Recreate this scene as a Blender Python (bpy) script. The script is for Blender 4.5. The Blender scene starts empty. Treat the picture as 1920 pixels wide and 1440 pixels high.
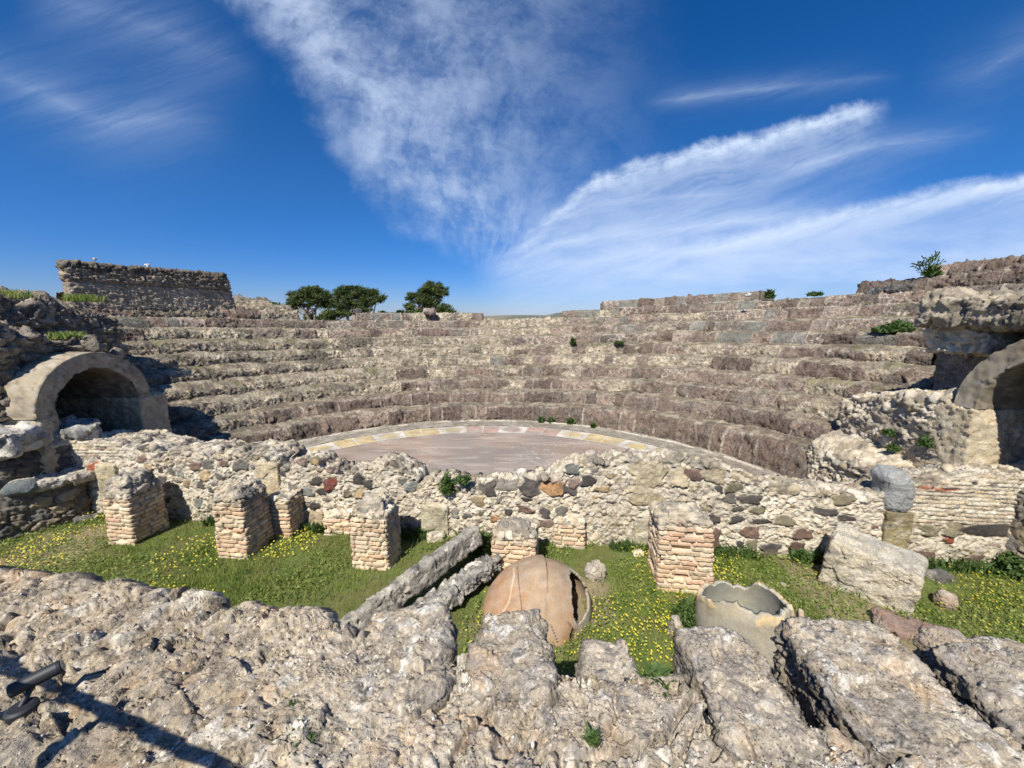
import bpy, math, random, time
import numpy as np
T0 = time.time()
R = math.radians
C = bpy.context.scene.collection
rng = np.random.default_rng(7)
random.seed(7)

# ------------------------------------------------------------------ camera
PITCH = R(9.5); F = 721.0; H = 3.3
cd = bpy.data.cameras.new("camera"); cam = bpy.data.objects.new("camera", cd); C.objects.link(cam)
cam.location = (0, 0, H); cam.rotation_euler = (R(90) - PITCH, 0, 0)
cd.sensor_width = 36; cd.lens = 36 * F / 1920; cd.clip_end = 6000; cd.clip_start = 0.05
bpy.context.scene.camera = cam

# ------------------------------------------------------------------ sun, sky, exposure
SUN_EL, SUN_AZ = R(49), R(22)          # light travels towards azimuth 32 deg right of +Y
vs = bpy.context.scene.view_settings
vs.view_transform = 'Standard'; vs.look = 'None'; vs.gamma = 1; vs.use_curve_mapping = False
vs.exposure = 0.38
bpy.context.scene.cycles.use_denoising = True
bpy.context.scene.cycles.max_bounces = 4; bpy.context.scene.cycles.diffuse_bounces = 2
sd = bpy.data.lights.new("sun", 'SUN'); sd.energy = 5.0; sd.angle = R(0.5); sd.color = (1, .955, .87)
sun = bpy.data.objects.new("sun", sd); C.objects.link(sun)
from mathutils import Vector, Matrix
ldir = Vector((math.sin(SUN_AZ) * math.cos(SUN_EL), math.cos(SUN_AZ) * math.cos(SUN_EL), -math.sin(SUN_EL)))
sun.rotation_euler = ldir.to_track_quat('-Z', 'Y').to_euler()
W = bpy.data.worlds.new("World"); bpy.context.scene.world = W; W.use_nodes = True
nt = W.node_tree

class S:
    """node expression helper"""
    tree = None
    def __init__(s, sock): s.s = sock
    @staticmethod
    def op(o, *a):
        n = S.tree.nodes.new('ShaderNodeMath'); n.operation = o
        for i, x in enumerate(a):
            if isinstance(x, S): S.tree.links.new(x.s, n.inputs[i])
            else: n.inputs[i].default_value = x
        return S(n.outputs[0])
    def __add__(a, b): return S.op('ADD', a, b)
    __radd__ = __add__
    def __sub__(a, b): return S.op('SUBTRACT', a, b)
    def __rsub__(a, b): return S.op('SUBTRACT', b, a)
    def __mul__(a, b): return S.op('MULTIPLY', a, b)
    __rmul__ = __mul__
    def __truediv__(a, b): return S.op('DIVIDE', a, b)
    def exp(a): return S.op('EXPONENT', a)
    def pos(a): return S.op('MAXIMUM', a, 0.0)
    def cl(a): return S.op('MINIMUM', S.op('MAXIMUM', a, 0.0), 1.0)
def ss(x, a, b):
    n = S.tree.nodes.new('ShaderNodeMapRange'); n.interpolation_type = 'SMOOTHSTEP'
    S.tree.links.new(x.s, n.inputs[0]); n.inputs[1].default_value = a; n.inputs[2].default_value = b
    return S(n.outputs[0])
def curve(x, pts, lo, hi, vlo, vhi):
    """value of a smooth curve through pts (x, y)"""
    t = (x - lo) / (hi - lo)
    n = S.tree.nodes.new('ShaderNodeFloatCurve'); S.tree.links.new(t.cl().s, n.inputs['Value'])
    cv = n.mapping.curves[0]
    P = [((a - lo) / (hi - lo), (b - vlo) / (vhi - vlo)) for a, b in pts]
    cv.points[0].location = P[0]; cv.points[-1].location = P[-1]
    for p in P[1:-1]: cv.points.new(*p)
    n.mapping.update()
    return S(n.outputs[0]) * (vhi - vlo) + vlo
def xyz(x, y, z=0.0):
    n = S.tree.nodes.new('ShaderNodeCombineXYZ')
    for i, q in enumerate((x, y, z)):
        if isinstance(q, S): S.tree.links.new(q.s, n.inputs[i])
        else: n.inputs[i].default_value = q
    return n.outputs[0]
def noise(vec, scale, detail=4, rough=.55, dist=0.0):
    n = S.tree.nodes.new('ShaderNodeTexNoise'); S.tree.links.new(vec, n.inputs['Vector'])
    n.inputs['Scale'].default_value = scale; n.inputs['Detail'].default_value = detail
    n.inputs['Roughness'].default_value = rough; n.inputs['Distortion'].default_value = dist
    return S(n.outputs[0])

S.tree = nt
bg = nt.nodes['Background']
sky = nt.nodes.new('ShaderNodeTexSky'); sky.sky_type = 'NISHITA'; sky.sun_disc = False
sky.sun_elevation = SUN_EL; sky.sun_rotation = R(180) + SUN_AZ
sky.air_density = 1.0; sky.dust_density = 0.3; sky.ozone_density = 3.0; sky.altitude = 50
tc = nt.nodes.new('ShaderNodeTexCoord'); sx = nt.nodes.new('ShaderNodeSeparateXYZ')
nt.links.new(tc.outputs['Generated'], sx.inputs[0])
dx, dy, dz = S(sx.outputs[0]), S(sx.outputs[1]), S(sx.outputs[2])
cp, sp = math.cos(PITCH), math.sin(PITCH)
dep = dy * cp - dz * sp
ok = ss(dep, .15, .3)
dep = S.op('MAXIMUM', dep, .15)
cu = 960 + F * dx / dep
cv_ = 720 - F * (dy * sp + dz * cp) / dep
vec = xyz(cu * .001, cv_ * .001)
w1 = noise(vec, 3.2, 5, .6) - .5
w2 = noise(vec, 14, 5, .65) - .5
w3 = noise(vec, 1.4, 3, .5) - .5
# veil with a ragged left edge
fa = curve(cv_, [(0, 450), (80, 520), (160, 565), (230, 610), (300, 655), (380, 735), (440, 800), (470, 845), (520, 900)], 0, 520, 400, 1000)
e = cu - fa + w1 * 150 + w2 * 100 + (noise(vec, 34, 4, .6) - .5) * 40
fib = noise(xyz(cu * .0011 - cv_ * .0009 + w1 * .12, (cu * .8 + cv_ * .6) * .0004 + w1 * .3), 7, 6, .62)
dens = noise(xyz(cu * .001, cv_ * .0013), 3.5, 6, .6)
veil = ss(e, -50, 120) * (.30 + .50 * (S.op('MULTIPLY', e.pos(), -1 / 130.)).exp() + .28 * (S.op('MULTIPLY', e.pos(), -1 / 420.)).exp())
an = S.op('ARCTAN2', cu - 900, 560 - cv_); rd_ = S.op('SQRT', (cu - 900) * (cu - 900) + (560 - cv_) * (560 - cv_))
fan = noise(xyz(an * .9 + w1 * .55 + w2 * .12 + w3 * .4, rd_ * .0016 + w1 * .5), 6, 8, .66)
fan2 = noise(xyz(cu * .0021 + cv_ * .0006 + w3 * .3, cv_ * .0034 - cu * .0010), 2.2, 7, .66)
veil = veil * (.16 + 1.35 * ss(fan * .30 + dens * .30 + fan2 * .40, .39, .62)) * ss(cv_, 560, 430) * ss(cu, 1330, 800) * .70
# two bright streaks running up to the right
fb = curve(cu, [(870, 500), (960, 470), (1010, 435), (1060, 390), (1110, 352), (1180, 322), (1300, 288), (1430, 262), (1520, 232), (1600, 212), (1680, 206)], 870, 1680, 100, 520)
db = cv_ - fb + w1 * 34 + w2 * 48
st1 = noise(xyz(cu * .00045 - cv_ * .0001, cv_ * .0052 + cu * .0016 + w1 * .5), 4, 7, .66)
bb = ss(db + (noise(vec, 40, 4, .6) - .5) * 22, -24, 12) * ((S.op('MULTIPLY', db.pos(), -1 / 20.)).exp() * .80 + (S.op('MULTIPLY', db.pos(), -1 / 90.)).exp() * .18) * ss(cu, 900, 1000) * ss(cu, 1680, 1600)
bb = bb * (.30 + .95 * ss(st1 * .6 + noise(vec, 22, 5, .65) * .4, .36, .6)) 
fc = curve(cu, [(870, 505), (1000, 496), (1150, 480), (1300, 463), (1420, 440), (1530, 412), (1640, 392), (1720, 372), (1820, 352), (1920, 338)], 870, 1920, 300, 520)
dc = cv_ - fc + w1 * 18 + w2 * 26
cc = ss(dc + (noise(vec, 40, 4, .6) - .5) * 18, -24, 12) * ((S.op('MULTIPLY', dc.pos(), -1 / 24.)).exp() * .66 * ss(cu, 860, 1500) + (S.op('MULTIPLY', dc.pos(), -1 / 130.)).exp() * .38) * ss(cu, 870, 990)
cc = cc * (.6 + .6 * ss(st1, .3, .62))
# middle streaks and low veil
def streak(pts, half, amp, lo, hi):
    f = curve(cu, pts, pts[0][0], pts[-1][0], 0, 600)
    d = S.op('ABSOLUTE', cv_ - f + w1 * 16 + w2 * 10)
    return (S.op('MULTIPLY', d, -1. / half)).exp() * amp * ss(cu, lo[0], lo[1]) * ss(cu, hi[1], hi[0]) * (.45 + .9 * ss(st1, .3, .65))
k1 = streak([(960, 462), (1100, 450), (1300, 425), (1450, 405), (1600, 378)], 15, .5, (950, 1020), (1380, 1620))
k2 = streak([(1400, 335), (1500, 310), (1600, 285), (1750, 262), (1900, 240)], 16, .33, (1380, 1520), (1650, 1900))
k3 = streak([(1180, 200), (1300, 182), (1450, 165), (1600, 150), (1700, 145)], 13, .26, (1180, 1300), (1480, 1720))
k4 = streak([(1090, 392), (1150, 380), (1250, 370), (1330, 364), (1400, 362)], 8, .32, (1090, 1180), (1300, 1400))
k6 = streak([(0, 140), (100, 185), (200, 225), (300, 225), (420, 230)], 40, .24, (-300, 180), (250, 460))
k7 = streak([(0, 0), (150, 10), (280, 50), (400, 100), (520, 150)], 60, .17, (0, 150), (330, 520))
k8 = streak([(1700, 160), (1780, 150), (1850, 130), (1900, 100), (1960, 80)], 26, .25, (1700, 1900), (2300, 2600))
low = ss(cv_, 330, 500) * ss(cu, 930, 1180) * ss(cv_ + cu * .02, 640, 520) * .42 * (.5 + ss(noise(xyz(cu * .0012, cv_ * .004), 4, 5, .6), .3, .7))
mid = ss(cu - cv_ * .0, 960, 1150) * ss(cv_ - fb, 0, 40) * ss(cv_ - fc, 20, -60) * .28 * (.5 + .9 * ss(st1, .35, .7)) * ss(cu, 1800, 1250)
t = 1.0
for q in (veil, bb, cc, k1, k2, k3, k4, k6, k7, k8, low, mid):
    t = (1.0 - q.cl()) * t
cloud = (1.0 - t) * ok
# the rest of the sky (out of the picture) carries soft cirrus as well
hs = nt.nodes.new('ShaderNodeHueSaturation'); hs.inputs['Saturation'].default_value = 1.30; hs.inputs['Value'].default_value = 1.0
tint = nt.nodes.new('ShaderNodeMix'); tint.data_type = 'RGBA'; tint.blend_type = 'MULTIPLY'; tint.inputs[0].default_value = 1
el = ss(dz, .0, .35)
nt.links.new(sky.outputs[0], tint.inputs[6]); nt.links.new(xyz(.66 + .20 * el, .76 + .12 * el, 1.14 - .08 * el), tint.inputs[7])
nt.links.new(tint.outputs[2], hs.inputs['Color'])
mx = nt.nodes.new('ShaderNodeMix'); mx.data_type = 'RGBA'
nt.links.new(cloud.s, mx.inputs[0]); nt.links.new(hs.outputs[0], mx.inputs[6]); mx.inputs[7].default_value = (6.8, 8.1, 10.3, 1)
nt.links.new(mx.outputs[2], bg.inputs[0]); bg.inputs[1].default_value = 0.078

# ------------------------------------------------------------------ numpy noise
def _h(ix, iy, iz, seed):
    h = (ix.astype(np.uint32) * np.uint32(374761393)) ^ (iy.astype(np.uint32) * np.uint32(668265263)) ^ (iz.astype(np.uint32) * np.uint32(2147483647)) ^ np.uint32((seed * 2654435761) & 0xffffffff)
    h = (h ^ (h >> np.uint32(13))) * np.uint32(1274126177)
    h = (h ^ (h >> np.uint32(15))) * np.uint32(2246822519)
    return (h ^ (h >> np.uint32(16)))
def hf(ix, iy, iz, seed):
    return (_h(ix, iy, iz, seed) & np.uint32(0xffffff)).astype(np.float32) / np.float32(0xffffff)
def vnoise(P, seed=0):
    """value noise in -1..1, P (...,3)"""
    P = P.astype(np.float32); I = np.floor(P); f = P - I; I = I.astype(np.int32)
    f = f * f * f * (f * (f * 6 - 15) + 10)
    x, y, z = I[..., 0], I[..., 1], I[..., 2]; fx, fy, fz = f[..., 0], f[..., 1], f[..., 2]
    r = 0
    for a in (0, 1):
        for b in (0, 1):
            v0 = hf(x + a, y + b, z, seed); v1 = hf(x + a, y + b, z + 1, seed)
            r = r + (fx if a else 1 - fx) * (fy if b else 1 - fy) * (v0 * (1 - fz) + v1 * fz)
    return r * 2 - 1
def fbm(P, sc, oct=4, seed=0, gain=.55):
    r = 0; a = 1.; s = 0
    Q = P * sc
    for o in range(oct):
        r = r + a * vnoise(Q + 13.7 * o, seed + o); s += a; a *= gain; Q = Q * 2.03
    return r / s * 1.6
def ridge(P, sc, oct=4, seed=0):
    r = 0; a = 1.; s = 0; Q = P * sc
    for o in range(oct):
        r = r + a * (1 - 2 * np.abs(vnoise(Q + 7.1 * o, seed + o))); s += a; a *= .55; Q = Q * 2.07
    return r / s
def voro(P, seed=0, jit=.9):
    """F1, F2, cell id hash seeds (3 randoms), offset to the centre"""
    P = P.astype(np.float32); I = np.floor(P).astype(np.int32)
    F1 = np.full(P.shape[:-1], 9., np.float32); F2 = F1.copy()
    O = np.zeros(P.shape, np.float32); ID = np.zeros(P.shape, np.int32)
    for a in (-1, 0, 1):
        for b in (-1, 0, 1):
            for c in (-1, 0, 1):
                x = I[..., 0] + a; y = I[..., 1] + b; z = I[..., 2] + c
                h = _h(x, y, z, seed)
                q = np.stack([x + .5 + jit * ((h & np.uint32(1023)).astype(np.float32) / 1023 - .5),
                              y + .5 + jit * (((h >> np.uint32(10)) & np.uint32(1023)).astype(np.float32) / 1023 - .5),
                              z + .5 + jit * (((h >> np.uint32(20)) & np.uint32(1023)).astype(np.float32) / 1023 - .5)], -1)
                o = P - q; d = (o * o).sum(-1)
                n = d < F1
                F2 = np.where(n, F1, np.minimum(F2, d)); F1 = np.where(n, d, F1)
                O = np.where(n[..., None], o, O)
                ID = np.where(n[..., None], np.stack([x, y, z], -1), ID)
    rnd = [hf(ID[..., 0], ID[..., 1], ID[..., 2], seed + 50 + k) for k in range(4)]
    return np.sqrt(F1), np.sqrt(F2), rnd, O
def sst(x, a, b):
    t = np.clip((x - a) / (b - a), 0, 1); return t * t * (3 - 2 * t)
def mixc(A, B, m): return A + (B - A) * m[..., None]
def col(c, shape): return np.broadcast_to(np.array(c, np.float32), tuple(shape) + (3,)).copy()
def pick(pal, r):
    pal = np.array(pal, np.float32); return pal[np.clip((r * len(pal)).astype(int), 0, len(pal) - 1)]
def facets(P, sc, seed, tilt=.5):
    """chipped stone: every cell is a tilted plane"""
    F1, F2, r, O = voro(P * sc, seed)
    d = ((r[0] - .5) * O[..., 0] + (r[1] - .5) * O[..., 1] + (r[2] - .5) * O[..., 2]) * 2 * tilt + (r[3] - .5) * .5
    return d / sc, F1, F2, r

# ------------------------------------------------------------------ picture geometry helpers (rays of the photograph -> points of the place)
def ray(u, v):
    a = (u - 960) / F; b = (v - 720) / F
    return np.array([a, cp - b * sp, -sp - b * cp])
def G(u, v, z=0.0):
    r = ray(u, v); t = (z - H) / r[2]; return np.array([r[0] * t, r[1] * t, z])
def atY(u, v, Y):
    r = ray(u, v); t = Y / r[1]; return r * t + [0, 0, H]
WY, WM = 5.37, -.107                    # the wall between the pit and the orchestra: y = WY + WM x
def onwall(u, v, off=0.):
    r = ray(u, v); t = (WY - off) / (r[1] - WM * r[0]); return r * t + [0, 0, H]
def to_u(x, y, z):
    z = z - H; return 960 + F * x / np.maximum(y * cp - z * sp, .05)

# ------------------------------------------------------------------ mesh output
def mesh_from(name, V, Fc, mat, parent=None, colr=None, smooth=True):
    V = np.asarray(V, np.float32); Fc = np.asarray(Fc, np.int32)
    m = bpy.data.meshes.new(name); k = Fc.shape[1]
    m.vertices.add(len(V)); m.vertices.foreach_set('co', V.ravel())
    m.loops.add(Fc.size); m.loops.foreach_set('vertex_index', Fc.ravel())
    m.polygons.add(len(Fc)); m.polygons.foreach_set('loop_start', np.arange(0, Fc.size, k, dtype=np.int32))
    m.polygons.foreach_set('loop_total', np.full(len(Fc), k, np.int32))
    if smooth: m.polygons.foreach_set('use_smooth', np.ones(len(Fc), bool))
    m.update(calc_edges=True)
    if colr is not None:
        ca = m.color_attributes.new('Col', 'FLOAT_COLOR', 'POINT')
        ca.data.foreach_set('color', np.concatenate([np.clip(colr, 0, 1), np.ones((len(V), 1))], 1).astype(np.float32).ravel())
    m.materials.append(mat)
    o = bpy.data.objects.new(name, m); C.objects.link(o)
    if parent: o.parent = parent
    return o
def gridf(n, m, mask=None, base=0):
    a = np.arange(n * m).reshape(n, m) + base
    f = np.stack([a[:-1, :-1], a[1:, :-1], a[1:, 1:], a[:-1, 1:]], -1).reshape(-1, 4)
    if mask is not None: f = f[mask.reshape(-1)]
    return f
def normals(P):
    du = np.gradient(P, axis=0); dv = np.gradient(P, axis=1); n = np.cross(du, dv)
    return n / np.maximum(np.linalg.norm(n, axis=-1, keepdims=True), 1e-9)
def tag(o, label, cat, group=None):
    o['label'] = label; o['category'] = cat
    if group: o['group'] = group
    return o
def struct(o, kind='structure'): o['kind'] = kind; return o
def empty(name, loc=(0, 0, 0), rz=0):
    o = bpy.data.objects.new(name, None); C.objects.link(o); o.location = loc; o.rotation_euler = (0, 0, rz); o.empty_display_size = .2; return o

def sheet(name, P, fn, mat, parent=None, flip=False, **kw):
    N = normals(P) * (-1 if flip else 1)
    if kw.pop('up', False): N = np.zeros_like(P) + np.array([0, 0, 1.])
    d, c = fn(P, N)
    Q = P + N * d[..., None]
    f = gridf(*P.shape[:2])
    if flip: f = f[:, ::-1]
    return mesh_from(name, Q.reshape(-1, 3), f, mat, parent, c.reshape(-1, 3), **kw)

def boxpts(size, rad, res):
    """rounded box surface points, normals, faces (seams welded)"""
    hx = np.array(size) / 2; Vs = []; Fs = []; n0 = 0
    for ax in range(3):
        b, c = (ax + 1) % 3, (ax + 2) % 3
        nb = max(2, int(size[b] / res) + 1); nc = max(2, int(size[c] / res) + 1)
        for sgn in (-1, 1):
            A, B = np.meshgrid(np.linspace(-hx[b], hx[b], nb), np.linspace(-hx[c], hx[c], nc), indexing='ij')
            P = np.zeros((nb, nc, 3)); P[..., b] = A; P[..., c] = B; P[..., ax] = sgn * hx[ax]
            f = gridf(nb, nc, base=n0)
            if sgn < 0: f = f[:, ::-1]
            Vs.append(P.reshape(-1, 3)); Fs.append(f); n0 += nb * nc
    V = np.concatenate(Vs); Fc = np.concatenate(Fs)
    key = np.round(V / 1e-5).astype(np.int64); _, idx, inv = np.unique(key, axis=0, return_index=True, return_inverse=True)
    V = V[idx]; Fc = inv.ravel()[Fc]
    inn = np.maximum(hx - rad, hx * .02)
    q = np.clip(V, -inn, inn); d = V - q; L = np.linalg.norm(d, axis=1, keepdims=True)
    N = d / np.maximum(L, 1e-9)
    return q + N * np.minimum(rad, hx.min() * .98), N, Fc
def box(name, size, rad, res, fn, mat, parent=None, loc=(0, 0, 0), rot=(0, 0, 0), warp=None, cut=None, smooth=True):
    V, N, Fc = boxpts(size, rad, res)
    if cut is not None:
        k = cut(V + np.array(loc)); Fc = Fc[~k[Fc].any(1)]
    if warp is not None: V = warp(V)
    d, c = fn(V, N)
    o = mesh_from(name, V + N * d[:, None], Fc, mat, parent, c, smooth=smooth)
    o.location = loc; o.rotation_euler = rot
    return o

# ------------------------------------------------------------------ materials
def rockmat(name, s1=9, s2=45, s3=170, mott=.35, bump=.5, dist=.012, rough=.92, spec=(1.25, .75), spk=.0):
    m = bpy.data.materials.new(name); m.use_nodes = True; t = m.node_tree; S.tree = t
    b = t.nodes['Principled BSDF']; b.inputs['Roughness'].default_value = rough; b.inputs['Specular IOR Level'].default_value = .2
    at = t.nodes.new('ShaderNodeAttribute'); at.attribute_name = 'Col'
    ge = t.nodes.new('ShaderNodeNewGeometry'); v = ge.outputs['Position']
    n1 = noise(v, s1, 5, .6); n2 = noise(v, s2, 5, .65); n3 = noise(v, s3, 3, .6)
    k = 1.0 + (n1 - .5) * (2.2 * mott) + (n2 - .5) * (2.4 * mott) + (n3 - .5) * (1.6 * mott)
    if spk:
        vo = t.nodes.new('ShaderNodeTexVoronoi'); t.links.new(v, vo.inputs['Vector']); vo.inputs['Scale'].default_value = s2 * 1.2
        k = k * (1.0 - spk * ss(S(vo.outputs[0]) + (n1 - .5) * .9, .26, .10)) 
        vo2 = t.nodes.new('ShaderNodeTexVoronoi'); t.links.new(v, vo2.inputs['Vector']); vo2.inputs['Scale'].default_value = s2 * .7
        k = k + spk * .8 * ss(S(vo2.outputs[0]) + (n1 - .5) * .6, .28, .12)
    k = S.op('MAXIMUM', k, .12)
    mu = t.nodes.new('ShaderNodeVectorMath'); mu.operation = 'SCALE'
    t.links.new(at.outputs['Color'], mu.inputs[0]); t.links.new(k.s, mu.inputs['Scale'])
    # slight warm/cool drift
    hsn = t.nodes.new('ShaderNodeHueSaturation'); t.links.new(mu.outputs[0], hsn.inputs['Color'])
    t.links.new((.6 + .8 * noise(v, s1 * 1.7, 3, .5)).s, hsn.inputs['Saturation'])
    t.links.new(hsn.outputs[0], b.inputs['Base Color'])
    bp = t.nodes.new('ShaderNodeBump'); bp.inputs['Strength'].default_value = bump; bp.inputs['Distance'].default_value = dist
    t.links.new((n2 * 1.0 + n3 * .5 + noise(v, s2 * .45, 4, .6) * 1.2).s, bp.inputs['Height'])
    t.links.new(bp.outputs[0], b.inputs['Normal'])
    return m
M_far = rockmat('tier_stone', 6, 24, 60, .72, 1.0, .045)
M_wall = rockmat('rubble_masonry', 10, 45, 110, .42, .8, .016)
M_brick = rockmat('brick_masonry', 12, 60, 150, .28, .5, .008)
M_near = rockmat('weathered_sandstone', 9, 55, 190, .55, .9, .009, spk=.7)
M_plain = rockmat('plaster', 6, 50, 200, .22, .35, .006)
M_marble = rockmat('marble_paving', 2, 18, 60, .12, .05, .002, rough=.55)
def leafmat(name, c1, c2, trans=.3, scale=6):
    m = bpy.data.materials.new(name); m.use_nodes = True; t = m.node_tree; S.tree = t
    b = t.nodes['Principled BSDF']; b.inputs['Roughness'].default_value = .65
    ge = t.nodes.new('ShaderNodeNewGeometry')
    n = noise(ge.outputs['Position'], scale, 4, .6)
    r = t.nodes.new('ShaderNodeValToRGB'); r.color_ramp.elements[0].position = .35; r.color_ramp.elements[1].position = .65
    r.color_ramp.elements[0].color = (*c1, 1); r.color_ramp.elements[1].color = (*c2, 1)
    t.links.new(n.s, r.inputs[0]); t.links.new(r.outputs[0], b.inputs['Base Color'])
    tr = t.nodes.new('ShaderNodeBsdfTranslucent'); t.links.new(r.outputs[0], tr.inputs[0])
    mixn = t.nodes.new('ShaderNodeMixShader'); mixn.inputs[0].default_value = trans
    t.links.new(b.outputs[0], mixn.inputs[1]); t.links.new(tr.outputs[0], mixn.inputs[2])
    t.links.new(mixn.outputs[0], t.nodes['Material Output'].inputs[0])
    return m
M_grass = leafmat('grass_blades', (.15, .24, .04), (.33, .37, .10), .4, 5)
M_dry = leafmat('dry_grass', (.30, .24, .12), (.22, .19, .08), .3, 4)
M_leaf = leafmat('weed_leaves', (.05, .10, .02), (.10, .16, .035), .3, 8)
M_pine = leafmat('pine_needles', (.045, .075, .014), (.11, .14, .03), .2, .5)
M_yellow = leafmat('yellow_petals', (.80, .66, .04), (.90, .78, .10), .3, 3)
M_bark = rockmat('pine_bark', 3, 9, 20, .3, .5, .03)
def plain(name, c, rough=.6, metal=0., bump=.0):
    m = bpy.data.materials.new(name); m.use_nodes = True; t = m.node_tree; S.tree = t
    b = t.nodes['Principled BSDF']; b.inputs['Roughness'].default_value = rough; b.inputs['Metallic'].default_value = metal
    ge = t.nodes.new('ShaderNodeNewGeometry'); n = noise(ge.outputs['Position'], 30, 4, .6)
    r = t.nodes.new('ShaderNodeValToRGB'); r.color_ramp.elements[0].color = (*[x * .75 for x in c], 1); r.color_ramp.elements[1].color = (*[x * 1.2 for x in c], 1)
    t.links.new(n.s, r.inputs[0]); t.links.new(r.outputs[0], b.inputs['Base Color'])
    return m
M_black = plain('black_paint', (.022, .024, .027), .55)
M_iron = plain('weathered_steel', (.10, .09, .08), .6, .6)
M_glass = plain('lamp_glass', (.15, .15, .15), .1)

# ------------------------------------------------------------------ colours
CREAM = (.55, .48, .365); CR2 = (.64, .58, .47); TAN = (.38, .315, .22); GREY = (.22, .205, .17); DK = (.095, .083, .072)
PINK = (.255, .19, .148); PK2 = (.195, .143, .113); PK3 = (.31, .24, .187); SLATE = (.20, .192, .155)
SC = {'d': (.085, .075, .068), 'g': (.19, .175, .15), 'gr': (.21, .215, .19), 'ol': (.22, .19, .125), 'br': (.185, .12, .092), 'pk': (.28, .195, .16),
      'o': (.38, .285, .16), 'or': (.42, .235, .11), 'r': (.19, .07, .05), 'lg': (.34, .30, .24), 'dbr': (.14, .09, .07), 'red': (.36, .12, .07), 't': (.48, .40, .27)}

# ------------------------------------------------------------------ rock functions
def cracks(P, sc, seed, w=.07, thr=.35):
    """thin branching clefts, 0..1"""
    Q = P * sc + .38 * np.stack([vnoise(P * sc * 1.7, seed + 1), vnoise(P * sc * 1.7, seed + 2), vnoise(P * sc * 1.7, seed + 3)], -1) + .16 * np.stack([vnoise(P * sc * 5, seed + 4), vnoise(P * sc * 5, seed + 5), vnoise(P * sc * 5, seed + 6)], -1)
    F1, F2, r, O = voro(Q, seed)
    return sst(F2 - F1, w, 0.0) * sst(fbm(P, sc * .6, 3, seed + 8), -thr, .25)
def rough_fn(base, base2=None, amp=.03, fsc=4.5, seed=0, pits=.0, lich=.0, fine=.006, fineamp=1.0):
    b2 = base2 or tuple(x * .7 for x in base)
    def fn(P, N):
        d1, F1, F2, r = facets(P, fsc, seed, .7)
        d2 = facets(P, fsc * 2.6, seed + 9, .7)[0]
        n = fbm(P, 3, 4, seed + 20)
        f = ridge(P, 16, 3, seed + 30)
        d = d1 * amp / .06 + d2 * amp / .07 + n * amp * .5 + f * fine * fineamp
        c = mixc(col(base, n.shape), col(b2, n.shape), sst(n + (r[0] - .5) * .6, -.5, .6))
        ck = cracks(P, fsc * 1.5, seed + 70); d = d - ck * amp * .9
        if lich:
            k = fbm(P, 7, 4, seed + 41)
            c = mixc(c, col((.10, .095, .085), n.shape), sst(k, .15, .45) * lich)
            k2 = fbm(P, 5, 4, seed + 47)
            c = mixc(c, col((.66, .62, .54), n.shape), sst(k2, .2, .5) * lich)
        if pits:
            p1, p2, pr, _ = voro(P * 11, seed + 60)
            hole = sst(p1, .30, .16) * (pr[0] < .38)
            d = d - hole * pits
            c = c * (1 - .25 * hole[..., None])
        return d, c
    return fn
def rubble_fn(sc=9., pal=(CREAM, TAN, CR2, GREY, (.5, .42, .3)), mort=(.55, .48, .37), amp=.03, seed=0, flat=1.0, gap=.12, mfrac=.0, low=.03):
    """small stones packed in mortar"""
    def fn(P, N):
        Q = P * np.array([1, 1, flat]) + .04 * np.stack([vnoise(P * 8, seed + 3), vnoise(P * 8, seed + 4), vnoise(P * 8, seed + 5)], -1)
        F1, F2, r, O = voro(Q * sc, seed)
        e = sst(F2 - F1, 0.0, gap) * (r[3] > mfrac)
        tl = ((r[0] - .5) * O[..., 0] + (r[1] - .5) * O[..., 2] + (r[2] - .5) * O[..., 1]) * 1.6
        d = e * ((.25 + .75 * r[2]) + tl) * amp * .62 + fbm(P, 2.2, 3, seed + 7) * low + ridge(P, 14, 4, seed + 8) * .007
        d = d + facets(P, 16, seed + 12, .9)[0] * .5
        c = mixc(col(mort, e.shape), pick(pal, r[1]) * (.8 + .4 * r[2][..., None]), e * .85)
        c = mixc(c, col(mort, e.shape), sst(fbm(P, 7, 4, seed + 19), .0, .5) * .55)
        c = c * (1 + .18 * fbm(P, 1.3, 3, seed + 17))[..., None]
        return d, c
    return fn

print('setup', round(time.time() - T0, 1))
# ------------------------------------------------------------------ ground
def flat_fn(c1, c2, sc, amp):
    def fn(P, N):
        n = fbm(P, sc, 4, 3); return n * amp, mixc(col(c1, n.shape), col(c2, n.shape), sst(n, -.4, .4))
    return fn
X, Y = np.meshgrid(np.concatenate([np.linspace(-3000, -30, 24), np.linspace(-26, 26, 105), np.linspace(30, 3000, 24)]), np.concatenate([np.linspace(-400, -12, 12), np.linspace(-10, 30, 81), np.linspace(34, 3000, 26)]), indexing='ij')
struct(sheet('ground', np.stack([X, Y, 0 * X - .03], -1), flat_fn((.16, .13, .08), (.10, .11, .045), .8, .02), M_wall))
# hills
V = []; n = 60
xs = np.linspace(-900, 900, n)
P = np.zeros((n, 8, 3))
for i, x in enumerate(xs):
    hgt = 24 + 12 * math.sin(x * .006 + 1.2) + 26 * math.exp(-((x - 290) / 60.) ** 2) + 10 * math.exp(-((x + 400) / 200.) ** 2)
    for j in range(8):
        a = j / 7.; P[i, j] = (x * (1 + .2 * a), 2300 + 500 * a, hgt * math.sin(a * math.pi) - 2)
struct(sheet('hills', P, lambda P, N: (0 * P[..., 0], mixc(col((.12, .13, .10), P.shape[:2]), col((.2, .18, .13), P.shape[:2]), sst(fbm(P, .01, 3, 1), -.3, .3))), M_wall))

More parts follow.
